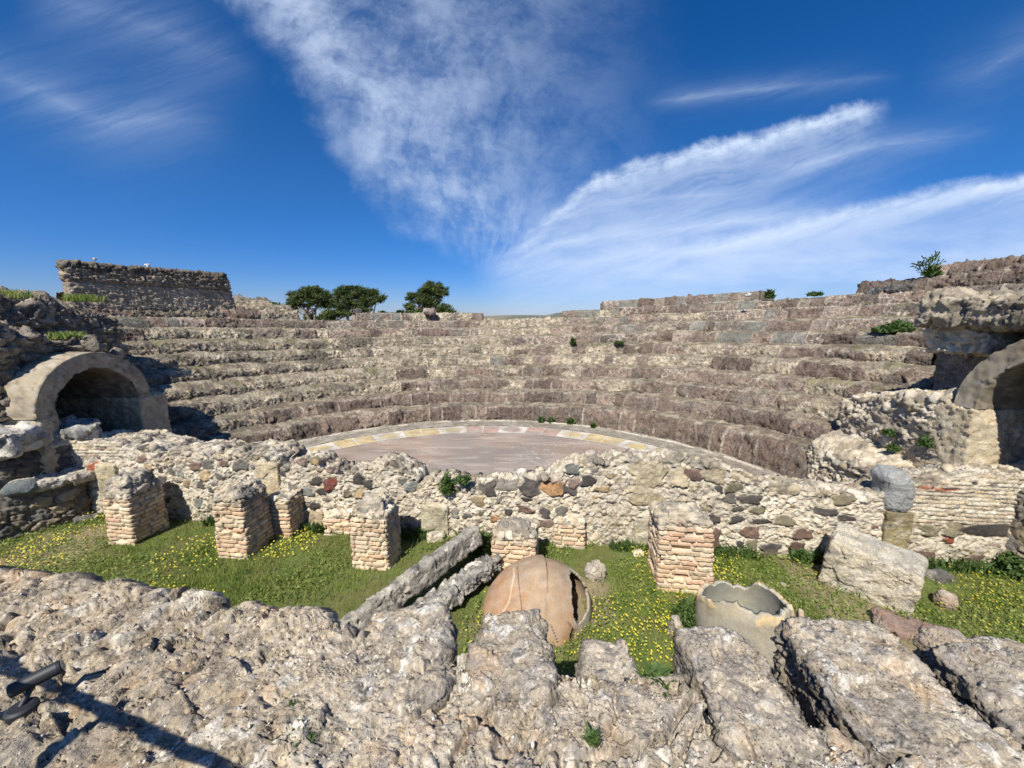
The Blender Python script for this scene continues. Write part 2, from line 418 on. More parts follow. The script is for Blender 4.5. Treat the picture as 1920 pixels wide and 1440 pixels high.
# ------------------------------------------------------------------ orchestra floor
CX, CY, ZO = -.72, 5.35, .10
orch = empty('orchestra_floor', (CX, CY, ZO)); tag(orch, 'round pinkish marble orchestra floor with a yellow and pink mosaic border', 'paved floor')
def polar(r0, r1, nr, f0, f1, nf, z):
    Rr, Ph = np.meshgrid(np.linspace(r0, r1, nr), np.linspace(f0, f1, nf), indexing='ij')
    return np.stack([Rr * np.sin(Ph), Rr * np.cos(Ph), z + 0 * Rr], -1), Rr, Ph
A0, A1 = R(-89), R(80)
P, Rr, Ph = polar(.02, 5.27, 220, A0, A1, 420, .012)
def clampw(P):
    P = P.copy(); P[..., 1] = np.maximum(P[..., 1], WY + WM * (P[..., 0] + CX) - CY + .25); return P
P = clampw(P)
def marble_fn(P, N):
    Q = P * np.array([.9, 2.2, 1]) + .35 * np.stack([vnoise(P * 1.3, 1), vnoise(P * 1.3, 2), 0 * P[..., 0]], -1)
    n = fbm(Q, 1.0, 5, 5); v = sst(np.abs(fbm(Q * np.array([1, 1.8, 1]), 2.2, 4, 9)), .035, .0) * sst(fbm(P, .8, 3, 77), -.1, .4)
    v2 = sst(np.abs(fbm(P[..., [1, 0, 2]], 1.1, 3, 19)), .012, .0) * sst(fbm(P, .6, 3, 71), .1, .5)
    c = mixc(col((.36, .285, .225), n.shape), col((.275, .213, .168), n.shape), sst(n, -.5, .5))
    c = mixc(c, col((.24, .22, .20), n.shape), .5 * sst(fbm(P, .35, 3, 31), .1, .6))
    c = mixc(c, col((.66, .60, .54), n.shape), np.maximum(v * .9, v2 * .8))
    c = mixc(c, col((.52, .44, .37), n.shape), sst(fbm(P * np.array([.5, 3.2, 1]), 3.2, 4, 91), .40, .52) * .35)
    rd = sst(fbm(P * np.array([.4, 3, 1]), 1.6, 3, 55), .72, .85)
    c = mixc(c, col((.33, .14, .10), n.shape), rd * .35)
    return n * .002, c
sheet('marble_paving', P, marble_fn, M_marble, orch, flip=True, up=True)
# mosaic border: squares with circles alternate with pairs of plain panels
def ang(u, v):
    g = G(u, v, ZO); return math.atan2(g[0] - CX, g[1] - CY)
sqA = [ang(609, 848), ang(735, 816), ang(855, 807.5), ang(968, 806), ang(1088, 813), ang(1208, 830)]
step = (sqA[-1] - sqA[0]) / 5
print('panel step', round(math.degrees(step), 1), [round(math.degrees(a), 1) for a in sqA])
P, Rr, Ph = polar(5.27, 5.97, 44, A0, A1, 1500, .016)
def mosaic_fn(P, N):
    k = (Ph - sqA[0]) / step; j = np.round(k); f = (k - j) * step * 5.62      # metres along the arc from the square's centre
    hw = .36; rr = Rr - 5.62
    shp = f.shape
    yel = col((.52, .41, .22), shp); pnk = col((.42, .29, .235), shp); wh = col((.60, .54, .44), shp)
    isp = (j == 3)
    seg = np.where(k < j, j - 1, j)                                            # panel pair after square seg
    pinkpair = (seg == 2) | (seg == 3)
    base = np.where((pinkpair & (np.abs(f) > hw))[..., None] | (isp & (np.abs(f) <= hw))[..., None], pnk, yel)
    insq = np.abs(f) < hw
    rad = np.sqrt((f / .29) ** 2 + (rr / .27) ** 2)
    wq = insq & (rad > 1.0) | insq & (rad > .83) & (rad < .9)
    dq = insq & (rad >= .9) & (rad <= 1.0)
    c = np.where(wq[..., None], wh, base)
    c = np.where(dq[..., None], col((.38, .36, .32), shp), c)
    half = step * 5.62 / 2
    line = (np.abs(np.abs(f) - half) < .018) | ((np.abs(f) > hw) & (np.abs(f) < hw + .045)) | (np.abs(rr) > .325)
    c = np.where(line[..., None], wh, c)
    dkl = np.abs(np.abs(f) - hw - .06) < .008
    c = np.where(dkl[..., None], col((.35, .33, .3), shp), c)
    n = fbm(P, 6, 4, 8); g = hf((P[..., 0] * 60).astype(int), (P[..., 1] * 60).astype(int), (P[..., 2]).astype(int), 4)
    c = c * (.84 + .28 * g + .22 * n)[..., None]
    c = mixc(c, col((.33, .30, .25), shp), sst(fbm(P, 2.1, 4, 12), .0, .6) * .6)
    return n * .002, c
P = clampw(P)
sheet('mosaic_border', P, mosaic_fn, M_marble, orch, flip=True, up=True)
P, Rr, Ph = polar(5.97, 6.80, 42, A0, A1, 1100, .02)
def walk_fn(P, N):
    n = fbm(P, 4, 5, 3); ridge_ = sst(np.abs(Rr - 6.56 - .03 * vnoise(P * 1.5, 3)), .06, .02)
    c = mixc(col((.25, .22, .175), n.shape), col((.35, .31, .245), n.shape), sst(n, -.4, .4))
    c = mixc(c, col((.20, .17, .13), n.shape), sst(fbm(P, 9, 3, 4), .2, .5) * .7)
    c = mixc(c, col((.56, .50, .40), n.shape), ridge_ * sst(fbm(P, 5, 3, 8), -.3, .2))
    return n * .012 + ridge_ * .03, c
P = clampw(P)
sheet('stone_walkway', P, walk_fn, M_wall, orch, flip=True, up=True)

# ------------------------------------------------------------------ seating tiers
NR = 12
def row_r(k): return 6.72 + (k - 1) * .62
def row_z(k, x): return .50 + .345 * (k - 1) + np.where(x > 0, .045 * x, -.034 * np.minimum(x + 7.0, 0))
LIM = {1: (345, 1612), 2: (262, 1650), 3: (262, 1660), 4: (262, 1700), 5: (215, 1745), 6: (205, 1748), 7: (200, 1748), 8: (190, 1760),
       9: (170, 2060), 10: (150, 2150), 11: (150, 2200), 12: (262, 2250)}
def present(k, u):
    """which stretches of a tier still stand, by the direction they are seen in"""
    if k <= 8: return np.ones(u.shape, bool)
    if k == 9: return (u < 725) | (u > 700)
    if k == 10: return (u < 562) | ((u > 668) & (u < 905)) | (u > 1052)
    if k == 11: return (u < 430) | ((u > 1128) & (u < 1424)) | (u > 1610)
    return (u > 1735)
def style_of(k, u, r):
    """0 pink blocks 1 grey dressed 2 cream rubble 3 grey-brown rubble 4 pink crazed with mortar"""
    s = np.zeros(u.shape, int)
    def setw(m, opts):
        nonlocal s
        acc = 0; ch = np.zeros(u.shape, int) - 1
        for st, pr in opts:
            ch = np.where((ch < 0) & (r < acc + pr), st, ch); acc += pr
        ch = np.where(ch < 0, opts[-1][0], ch); s = np.where(m, ch, s)
    al = np.ones(u.shape, bool)
    if k == 1: setw(al, [(0, 1)]); setw(u < 420, [(2, 1)])
    if k == 2: setw(al, [(0, 1)]); setw(u < 470, [(3, .6), (2, .4)])
    if k == 3: setw(al, [(0, .95), (2, .05)]); setw(u < 760, [(2, .55), (3, .3), (0, .15)]); setw(u < 560, [(3, .8), (2, .2)])
    if k == 4: setw(al, [(0, .7), (4, .2), (2, .1)]); setw(u < 850, [(2, .8), (0, .2)]); setw(u < 560, [(3, .8), (2, .2)])
    if k == 5: setw(al, [(0, .8), (1, .08), (4, .12)]); setw((u > 1230) & (u < 1480), [(2, .9), (0, .1)]); setw((u > 930) & (u <= 1230), [(0, .45), (2, .4), (1, .15)]); setw(u <= 930, [(2, .9), (3, .1)]); setw(u < 600, [(3, .9), (2, .1)])
    if k == 6: setw(al, [(0, .75), (1, .15), (2, .1)]); setw((u > 1390) & (u < 1500), [(2, .9), (0, .1)]); setw((u > 1180) & (u <= 1390), [(0, .4), (4, .3), (2, .3)]); setw(u <= 1180, [(2, .7), (0, .3)]); setw(u <= 900, [(2, .75), (3, .25)]); setw(u < 600, [(3, .9), (2, .1)])
    if k == 7: setw(al, [(1, .55), (4, .25), (0, .2)]); setw((u > 950) & (u < 1340), [(4, .5), (0, .25), (1, .15), (2, .1)]); setw((u <= 950), [(3, .55), (2, .45)]); setw(u < 560, [(3, .95), (2, .05)])
    if k == 8: setw(al, [(1, .4), (4, .35), (0, .25)]); setw((u > 905) & (u < 1035), [(2, .9), (4, .1)]); setw(u <= 905, [(4, .45), (0, .25), (1, .12), (3, .18)]); setw(u < 620, [(0, .5), (2, .3), (3, .2)])
    if k == 9: setw(al, [(4, .5), (1, .25), (0, .25)]); setw((u > 905) & (u < 1055), [(2, 1)]); setw(u <= 905, [(4, .55), (1, .2), (0, .25)]); setw(u > 1600, [(0, .7), (4, .3)])
    if k == 10: setw(al, [(4, .4), (1, .35), (0, .25)]); setw(u < 580, [(0, .6), (3, .4)]); setw((u > 660) & (u < 905), [(1, .4), (4, .3), (2, .3)]); setw(u > 1600, [(0, .8), (4, .2)])
    if k >= 11: setw(al, [(1, .35), (4, .4), (0, .25)]); setw(u < 430, [(3, 1)]); setw(u > 1600, [(0, .85), (4, .15)])
    return s
seats = empty('theatre_seating', (CX, CY + 10, 0)); tag(seats, 'ruined semicircular stone seating tiers of pinkish and grey blocks and rubble', 'seating')
def top_z(k, u, x):
    """height of the highest standing tier up to k"""
    z = row_z(8, x) if k >= 8 else row_z(k, x)
    for j in range(9, k + 1): z = np.where(present(j, u), row_z(j, x), z)
    return z
def build_row(k):
    r0 = row_r(k); dphi = .024 / (r0 + .3)
    ph = np.arange(R(-118), R(118), dphi)
    x = CX + r0 * np.sin(ph); y = CY + r0 * np.cos(ph)
    zt = row_z(k, x); u = np.where(y > .3, to_u(x, y, zt), np.where(x > 0, 9999, -9999))
    lo, hi = LIM[k]; m = (u > lo) & (u < hi)
    ph = ph[m]; x = x[m]; y = y[m]; zt = zt[m]; u = u[m]; n = len(ph)
    g = np.random.default_rng(100 + k)
    # blocks along the arc
    arc = (ph - ph[0]) * r0; edges = [0.]
    while edges[-1] < arc[-1]: edges.append(edges[-1] + g.choice([.34, .42, .5, .62, .8, 1.05], p=[.2, .22, .2, .16, .14, .08]) * g.uniform(.85, 1.15))
    edges = np.array(edges); bi = np.searchsorted(edges, arc, 'right') - 1
    nb = len(edges) + 1; br = g.random(nb); bt = g.random((nb, 4))
    mid = np.clip(np.searchsorted(arc, (edges[:-1] + edges[1:]) / 2), 0, n - 1); um = u[mid]
    st = style_of(k, um, br[:len(um)]); st = st[np.clip(bi, 0, len(st) - 1)]
    dj = np.minimum(arc - edges[bi], edges[np.clip(bi + 1, 0, len(edges) - 1)] - arc)
    dj = dj + .006 * vnoise(np.stack([arc * 6, zt * 0, zt * 0 + k], -1), 3)
    here = present(k, u)
    outer = k == NR or None
    zb = top_z(k - 1, u, x) if k > 1 else np.full(n, ZO)
    zt_ = np.where(here, zt, zb - .06)
    if k == 9:                              # broken crest where nothing stands on it
        zt_ = zt_ + np.where((u > 905) & (u < 1055), .05, 0.)
    topn = np.zeros(n, bool) if k >= 8 else np.ones(n, bool)
    for j in range(max(9, k + 1), NR + 1): topn = topn | present(j, u)
    colk = here.copy(); colk[1:] |= here[:-1]; colk[:-1] |= here[1:]
    # profile: foot -> top edge -> tread
    hh = zt_ - zb
    tread = .72
    nv, nh = 17, 16
    tv = np.linspace(-.12, 1, nv); th = np.linspace(0, 1, nh)[1:]
    wide = np.where(topn, tread, 1.8) if k >= 8 else np.full(n, tread)
    rr = np.concatenate([np.full((n, nv), r0), r0 + th[None] * wide[:, None]], 1)
    zz = np.concatenate([zb[:, None] + tv[None] * hh[:, None], np.repeat(zt_[:, None], nh - 1, 1)], 1)
    batter = np.concatenate([np.clip(tv, 0, 1) ** 1.6 * .20, .20 * (1 - th * .5)])
    edge = np.concatenate([np.clip((tv - .8) / .2, 0, 1) ** 2 * .035, np.clip(1 - th * wide.mean() / .08, 0, 1) ** 2 * 0])
    rr = rr + batter[None] + edge[None]
    zz[:, nv:] += (.07 * np.clip(th * 1.2, 0, 1))[None] * (0.0 if k >= 9 else 1.0)
    P = np.stack([CX + rr * np.sin(ph)[:, None], CY + rr * np.cos(ph)[:, None], zz], -1)
    if k >= 8:                              # the outer slope behind the crest
        dr = ~topn
        nx = 8
        ex = np.linspace(0, 1, nx)[1:]
        rex = rr[:, -1:] + np.where(dr[:, None], ex[None] * 3.2, ex[None] * .02)
        zex = zz[:, -1:] - np.where(dr[:, None], ex[None] * (zt_[:, None] - .0), ex[None] * .25)
        P = np.concatenate([P, np.stack([CX + rex * np.sin(ph)[:, None], CY + rex * np.cos(ph)[:, None], zex], -1)], 1)
    mcol = P.shape[1]
    T = np.concatenate([tv, np.full(mcol - nv, 1.)])[None] + 0 * P[..., 0]
    isT = (np.arange(mcol) >= nv)[None] & np.ones((n, 1), bool)
    B = np.repeat(bi[:, None], mcol, 1); ST = np.repeat(st[:, None], mcol, 1); DJ = np.repeat(dj[:, None], mcol, 1)
    N = -normals(P)
    b4 = bt[np.clip(B, 0, nb - 1)]
    Pb = P + b4[..., :3] * 3.0               # each block has its own texture
    shp = P.shape[:2]
    # style layers
    f1, _, _, fr = facets(Pb, 3.6, 1, .8); f2 = facets(Pb, 8., 2, .9)[0]; nn = fbm(P, 2.0, 4, 5); fine = ridge(P, 13, 3, 6)
    d0 = f1 * .26 + f2 * .20 + (b4[..., 3] - .5) * .07 + fine * .006 + nn * .015
    pk = mixc(mixc(col(PINK, shp), col(PK2, shp), b4[..., 0]), col(PK3, shp), sst(b4[..., 1], .6, 1) * .8)
    pk = mixc(pk, col((.20, .18, .15), shp), sst(nn, -.1, .7) * .55)
    d1 = f2 * .08 + (b4[..., 3] - .5) * .02 + fine * .004 + .012
    pk = pk * (.70 + .55 * b4[..., 3])[..., None]
    gy = mixc(col(SLATE, shp), col((.25, .235, .20), shp), b4[..., 0])
    gy = mixc(gy, pk, (b4[..., 1] > .72) * .7)
    d2, c2 = rubble_fn(8.5, ((.50, .43, .32), TAN, (.58, .51, .39), (.30, .24, .175), (.46, .385, .28), (.22, .18, .14)), (.47, .40, .295), .085, 11, 1.25, .12)(P, N)
    d3, c3 = rubble_fn(6.2, (GREY, (.17, .145, .12), TAN, (.30, .25, .19), (.13, .115, .10)), (.34, .285, .205), .085, 13, 1.5, .12)(P, N)
    F1, F2, r4, O = voro(Pb * 5.6, 15); mo = sst(F2 - F1, .11, .04)
    d4 = (1 - mo) * .02 + f2 * .2 - .01; c4 = mixc(pk * (.8 + .35 * r4[0][..., None]), col((.52, .455, .37), shp), mo * .8 * (b4[..., 2] > .35))
    ck = cracks(Pb, 3.4, 25, .10); ck2 = cracks(P, 8, 27, .10)
    d0 = d0 - ck * .050 - ck2 * .016; d2 = d2 - ck2 * .04; d3 = d3 - ck2 * .04; d4 = d4 - ck2 * .012
    D = np.choose(ST, [d0, d1, d2, d3, d4]); Cc = np.zeros(shp + (3,))
    for i, q in enumerate((pk, gy, c2, c3, c4)): Cc = np.where((ST == i)[..., None], q, Cc)
    # rubble scars eat into the dressed stretches
    scar = sst(fbm(P, .9, 4, 40 + k) + (.12 if 3 <= k <= 6 else -.12), .38, .55) * (ST != 3)
    slump = sst(fbm(P, .7, 4, 47), .05, .6) * (1.0 if 3 <= k <= 7 else .35)
    D = D * (1 - scar) + (d2 - .02) * scar + slump * (.55 - T) * .22; Cc = mixc(Cc, c2, scar * (k > 2) + .0)
    jt = sst(DJ + .016 * vnoise(P * 4, 64), .024, .006) * (.35 + .65 * b4[..., 2]) * ((ST == 0) | (ST == 1) | (ST == 4)) * sst(fbm(P, 3, 2, 60), -.5, .0)
    D = D - jt * .030; Cc = mixc(Cc, col((.56, .49, .39), shp), jt * .85)
    # bed joint of pale mortar along the foot, dusty mortar on the treads
    bed = sst(T, .09, .02) * sst(fbm(P, 2.5, 3, 70), -.2, .25)
    Cc = mixc(Cc, col((.58, .51, .41), shp), bed * .75 * (~isT))
    lip = sst(T, .90, .97) * (~isT) * sst(fbm(P, 2.2, 3, 71), -.1, .3)
    Cc = mixc(Cc, col((.56, .49, .395), shp), lip * .65)
    tc_ = mixc(col((.22, .18, .13), shp), col((.40, .34, .25), shp), sst(fbm(P, 5, 4, 72), -.3, .4))
    tc_ = mixc(tc_, col((.17, .16, .07), shp), sst(fbm(P, 2.6, 4, 73), .30, .5) * (.75 if k > 3 else .3))
    Cc = np.where(isT[..., None], mixc(tc_, Cc, np.full(shp, .22)), Cc)
    # dark lichen, stronger on the left
    lch = sst(fbm(P, 1.6, 4, 80) + fbm(P, 9, 3, 81) * .5, .12, .6) * np.where(np.repeat(u[:, None], mcol, 1) < 700, .62, .36)
    Cc = mixc(Cc, col((.075, .068, .055), shp), lch)
    Cc = mixc(Cc, col((.05, .045, .04), shp), np.maximum(ck * (ST == 0), ck2 * .7) * .6 * (~isT))  # clefts darkened in the colour to strengthen their shadow
    D = np.where(isT, D * .42, D * (.35 + .65 * sst(T, -.12, .12)))
    if k >= 9: D = D + np.where(isT | (T > .8), np.clip(d2, 0, .12) * .6, 0)
    # edges crumble
    cr = sst(fbm(P, 1.5, 4, 90 + k), .0, .7) * np.where(np.isin(ST, (2, 3)), 1., .35)
    Q = P + N * D[..., None]
    near = np.exp(-((np.arange(mcol) - nv) / 4.) ** 2)[None]
    Q[..., 2] -= cr * near * .13 + slump * near * .10
    if k >= 9:
        Q[..., 2] += (near * np.abs(fbm(P, 5, 3, 95)) * .10) * np.isin(ST, (2, 3))
    f = gridf(*shp, mask=np.repeat((colk[:-1] & colk[1:])[:, None], mcol - 1, 1))[:, ::-1]
    o = mesh_from('seat_row', Q.reshape(-1, 3), f, M_far, seats, Cc.reshape(-1, 3), smooth=False)
    o.matrix_parent_inverse = Matrix.Translation(-Vector(seats.location))
    return o
for k in range(1, NR + 1): build_row(k)
print('tiers', round(time.time() - T0, 1))
for o in list(orch.children): pass

# ------------------------------------------------------------------ front wall of rubble
front = empty('rubble_wall', (0, WY, 0)); tag(front, 'long low wall of cream mortar and dark rubble stones between the grass and the orchestra', 'wall')
sil = [(95, 832), (110, 822), (200, 815), (285, 832), (300, 842), (375, 838), (400, 845), (440, 838), (500, 846), (525, 862), (560, 852), (592, 850), (612, 866), (640, 878), (665, 872), (700, 862), (745, 858),
       (770, 868), (788, 892), (850, 888), (880, 900), (915, 895), (960, 893), (1040, 885), (1065, 868), (1100, 856), (1150, 848), (1280, 850), (1340, 858), (1420, 880), (1440, 898), (1530, 905), (1640, 918), (1700, 905), (1722, 884), (1800, 880), (1925, 878), (2100, 878)]
sx_ = []; sz_ = []
for u, v in sil:
    p = onwall(u, v, -.1); sx_.append(p[0]); sz_.append(p[2] - .05)
X0, X1 = sx_[0], 8.2
ns = int((X1 - X0) / .0115); s = np.linspace(X0, X1, ns)
ztop = np.interp(s, sx_, sz_) + .035 * vnoise(np.stack([s * 7, 0 * s, 0 * s], -1), 5) + .03 * vnoise(np.stack([s * 19, 0 * s, 0 * s], -1), 6)
thick = np.where(s < -3.8, .95, .62)
nf, ntp, nbk = 112, 34, 16
tf = np.linspace(0, 1, nf); tt = np.linspace(0, 1, ntp)[1:]; tb = np.linspace(0, 1, nbk)[1:]
yw = WY + WM * s
Yf = yw[:, None] + tf[None] * .03; Zf = tf[None] * ztop[:, None] - .04
Yt = yw[:, None] + .03 + tt[None] * thick[:, None]; Zt = ztop[:, None] - .04 + 0 * tt[None] - .10 * tt[None]
Yb = yw[:, None] + .03 + thick[:, None] + 0 * tb[None]; Zb = (ztop[:, None] - .04) * (1 - tb[None])
P = np.stack([np.repeat(s[:, None], nf + ntp + nbk - 2, 1), np.concatenate([Yf, Yt, Yb], 1), np.concatenate([Zf, Zt, Zb], 1)], -1)
stones = [(265, 861, 20, 13, 'pk'), (277, 878, 20, 13, 'o'), (320, 885, 12, 14, 'g'), (337, 888, 13, 14, 'gr'), (300, 882, 9, 11, 'd'), (365, 875, 24, 14, 'br'), (388, 872, 24, 18, 'g'), (383, 893, 22, 18, 'o'), (410, 894, 18, 12, 'g'), (418, 870, 17, 13, 'br'), (450, 873, 27, 21, 'g'), (475, 875, 14, 9, 'g'), (332, 902, 16, 6, 'g'), (313, 912, 11, 10, 'o'), (330, 912, 12, 9, 'o'), (350, 907, 15, 13, 'o'), (376, 909, 16, 14, 'g'), (402, 908, 14, 8, 'g'), (305, 898, 15, 11, 'g'), (372, 943, 17, 16, 'gr'), (424, 944, 12, 11, 'gr'), (315, 938, 9, 10, 'd'), (395, 919, 10, 10, 'd'),
 (537, 878, 11, 10, 'g'), (528, 888, 12, 10, 'd'), (548, 915, 17, 13, 'g'), (577, 923, 26, 15, 'gr'), (592, 903, 22, 16, 'd'), (618, 908, 23, 24, 'r'), (602, 922, 16, 13, 'd'), (610, 937, 13, 8, 'g'), (590, 948, 19, 14, 'd'), (572, 947, 14, 8, 'g'), (620, 958, 16, 12, 'd'), (625, 880, 32, 18, 'pk'), (563, 867, 20, 12, 'pk'), (533, 860, 22, 14, 'g'), (590, 866, 24, 12, 'o'),
 (673, 900, 27, 20, 'd'), (690, 908, 20, 16, 'd'), (770, 913, 27, 18, 'gr'), (753, 903, 15, 13, 'g'), (672, 927, 18, 16, 'o'), (650, 927, 17, 13, 'ol'), (738, 927, 10, 9, 'g'), (853, 962, 17, 17, 'g'), (875, 967, 16, 11, 'g'), (902, 963, 11, 10, 'ol'), (915, 917, 30, 25, 'd'), (897, 940, 25, 18, 'o'), (935, 940, 9, 8, 'g'), (953, 913, 34, 20, 'lg'), (995, 915, 40, 29, 'd'), (1037, 917, 40, 27, 'or'), (1070, 920, 23, 15, 'd'), (1077, 907, 20, 18, 'pk'), (1103, 902, 27, 20, 'd'), (1075, 880, 25, 19, 'gr'), (988, 937, 20, 8, 'd'), (953, 960, 16, 10, 'd'), (985, 956, 30, 13, 'br'), (1022, 962, 20, 18, 'd'), (1053, 959, 23, 20, 'g'), (927, 973, 18, 11, 'or'), (1023, 982, 30, 15, 'pk'), (1130, 918, 27, 13, 'o'), (1147, 942, 18, 5, 'd'), (1212, 932, 68, 30, 't'), (1215, 890, 70, 44, 't'), (1275, 895, 40, 34, 't'),
 (1303, 890, 36, 19, 'br'), (1350, 918, 14, 14, 'd'), (1377, 915, 30, 19, 'ol'), (1369, 935, 22, 17, 'g'), (1408, 937, 38, 18, 'd'), (1317, 954, 30, 9, 'ol'), (1383, 955, 20, 8, 'd'), (1423, 957, 28, 13, 'ol'), (1340, 973, 22, 14, 'd'), (1382, 974, 24, 14, 'd'), (1427, 978, 36, 9, 'd'), (1472, 977, 37, 17, 'ol'), (1548, 960, 36, 15, 'd'), (1588, 972, 33, 10, 'd'), (1583, 938, 36, 18, 'ol'), (1407, 998, 30, 26, 'br'), (1505, 1002, 38, 17, 'dbr'), (1410, 1023, 20, 23, 'ol'), (1388, 1020, 12, 14, 'd'), (1445, 1030, 38, 22, 'd'), (1495, 1027, 28, 23, 'dbr'), (1745, 995, 34, 22, 'ol'), (1790, 993, 36, 24, 'ol'), (1853, 994, 68, 27, 'd'), (1780, 1013, 18, 12, 'red'), (1732, 1042, 40, 18, 'dbr'), (1827, 1047, 26, 15, 'dbr'), (1737, 915, 27, 5, 'red'), (1773, 919, 34, 6, 'red'), (1342, 1008, 16, 34, 'dbr'), (175, 880, 22, 26, 'red'), (125, 868, 12, 14, 'g'), (1340, 892, 40, 30, 't'), (1470, 915, 50, 26, 't'), (145, 882, 14, 11, 'g')]
def wall_fn(P, N):
    shp = P.shape[:2]; sx, zz = P[..., 0], P[..., 2]
    front_m = np.arange(shp[1])[None] < nf
    d, c = rubble_fn(9.0, (CREAM, CR2, (.54, .46, .33), (.46, .385, .27), CREAM, (.58, .51, .40)), (.57, .505, .40), .022, 21, 1.3, .10, .45, .012)(P, N)
    d5, c5 = rubble_fn(5.0, (CREAM, TAN, CR2, (.36, .31, .24), (.28, .22, .16), (.5, .42, .3)), (.56, .49, .37), .06, 25, 1.3, .10, .2, .03)(P, N)
    up = sst(zz - (ztop[:, None] - .17) + .10 * fbm(P, 2.0, 3, 44), -.06, .10)
    up = np.maximum(up, ~front_m)
    d = d * (1 - up) + d5 * up; c = mixc(c, c5, up)
    # thin tile courses in the eastern stretch
    bandy = sst(sx, 4.9, 5.3) * sst(zz, .55, .62) + sst(sx, -6.2, -6.7) * sst(zz, 1.0, 1.05)
    cell = np.floor(zz / .055 + .3 * vnoise(P * 1.5, 2)); cx = np.floor(sx / .23 + cell * .37)
    hh = hf(cell.astype(int), cx.astype(int), cell.astype(int) * 0, 3); edge = sst(np.abs(zz / .055 + .3 * vnoise(P * 1.5, 2) - cell - .5), .5, .3)
    bc = pick((CREAM, (.55, .45, .31), (.50, .38, .26), CR2, CREAM, (.45, .38, .28)), hh)
    bm = np.clip(bandy, 0, 1) * front_m
    d = d * (1 - bm) + (edge * .018 * (.5 + hh) + .3 * d) * bm; c = mixc(c, bc, bm * edge * .8)
    used = np.zeros(shp)
    L = [(onwall(u, v), w, h, k, 0) for u, v, w, h, k in stones]
    sc = []
    for p, w, h, k, _ in L:
        dd = p[1] * cp - (p[2] - H) * sp
        sc.append((p[0], p[2], w / 2 / F * dd * 1.12, h / 2 / F * dd * 1.14, tuple(np.array(SC[k]) * .9)))
    g = np.random.default_rng(5)
    keys = ['d', 'g', 'gr', 'ol', 'br', 'pk', 'o', 'lg', 't', 't', 'lg']
    for i in range(900):                    # small stones between the large ones
        x = g.uniform(X0, X1); z = g.uniform(.06, 1.25); a = g.uniform(.014, .042)
        if any(abs(x - q[0]) < q[2] + a + .015 and abs(z - q[1]) < q[3] + a + .015 for q in sc): continue
        sc.append((x, z, a * g.uniform(.9, 1.7), a * .75, SC[keys[g.integers(len(keys))]]))
    for i, (x, z, a, b, cc_) in enumerate(sc):
        i0, i1 = np.searchsorted(s, x - a * 1.5), np.searchsorted(s, x + a * 1.5)
        if i1 <= i0: continue
        sl = (slice(i0, i1), slice(0, nf + 6))
        px, pz = P[sl][..., 0] - x, P[sl][..., 2] - z
        th = np.arctan2(pz / b, px / a); rad = np.sqrt((px / a) ** 2 + (pz / b) ** 2)
        r6 = np.random.default_rng(i)
        lim = 1 + .13 * np.cos(2 * th + r6.uniform(0, 6)) + .12 * np.cos(3 * th + r6.uniform(0, 6)) + .08 * np.cos(5 * th + r6.uniform(0, 6)) + .05 * vnoise(P[sl] * 30, i % 50)
        lim = lim * (1.0 + .12 * (np.abs(np.cos(2 * th)) < .4))
        q = rad / lim; ms = sst(q, 1.0, .88)
        crack = sst(q, .88, 1.0) * sst(q, 1.22, 1.05)
        big = min(a, .08)
        dome = np.sqrt(np.clip(1 - (q * .9) ** 4, 0, 1)) * big * .22
        tilt = px * r6.uniform(-.2, .2) + pz * r6.uniform(-.25, .1)
        dn = dome + tilt + .005 + vnoise(P[sl] * 22, i % 50) * .006
        d[sl] = d[sl] * (1 - ms) + dn * ms - crack * .012
        tone = r6.uniform(.8, 1.25)
        c[sl] = mixc(c[sl], np.broadcast_to(np.array(cc_) * tone, c[sl].shape) * (1 + .25 * fbm(P[sl], 9, 2, 9))[..., None], ms)
    # lichen & dirt; cracks darkened in the colour as crevice shade
    top = (~front_m) | (zz > ztop[:, None] - .1)
    l = sst(fbm(P, 4, 4, 31), .0, .5) * np.where(top, .65, .12)
    c = mixc(c, col((.15, .13, .10), shp), l)
    c = mixc(c, col((.10, .09, .075), shp), cracks(P, 7, 66, .09) * .6)
    foot = sst(zz + .08 * fbm(P, 4, 3, 3), .16, .0) * .35
    c = mixc(c, col((.25, .22, .13), shp), foot)
    return d, c
o = sheet('wall_masonry', P, wall_fn, M_wall, front, flip=False, smooth=False)
o.matrix_parent_inverse = Matrix.Translation(-Vector(front.location))
print('wall', round(time.time() - T0, 1))
def slab_on_wall(u0, v0, u1, v1, name, base, parent, proud=.025, lab=None, rnd=.02):
    a = onwall(u0, v1, proud); b = onwall(u1, v0, proud); w = b[0] - a[0]; h = b[2] - a[2]
    o = box(name, (w, .12, h), rnd, .012, rough_fn(base, None, .008, 5, int(u0), 0, .25, .003), M_wall, parent,
            ((a[0] + b[0]) / 2, (a[1] + b[1]) / 2 + .05 - (WY if parent else 0), (a[2] + b[2]) / 2), (0, 0, math.atan(WM)))
    return o
slab_on_wall(790, 948, 840, 1000, 'upright_slab', (.56, .49, .34), front)
slab_on_wall(1188, 975, 1236, 1030, 'upright_slab', (.60, .53, .39), front)
slab_on_wall(583, 962, 606, 1000, 'upright_slab', (.47, .37, .24), front)
slab_on_wall(1650, 962, 1716, 1046, 'upright_slab', (.33, .27, .15), front, .04)
slab_on_wall(196, 872, 214, 965, 'upright_slab', (.50, .42, .28), front, .03)
slab_on_wall(484, 870, 520, 930, 'upright_slab', (.52, .43, .28), front, .015)

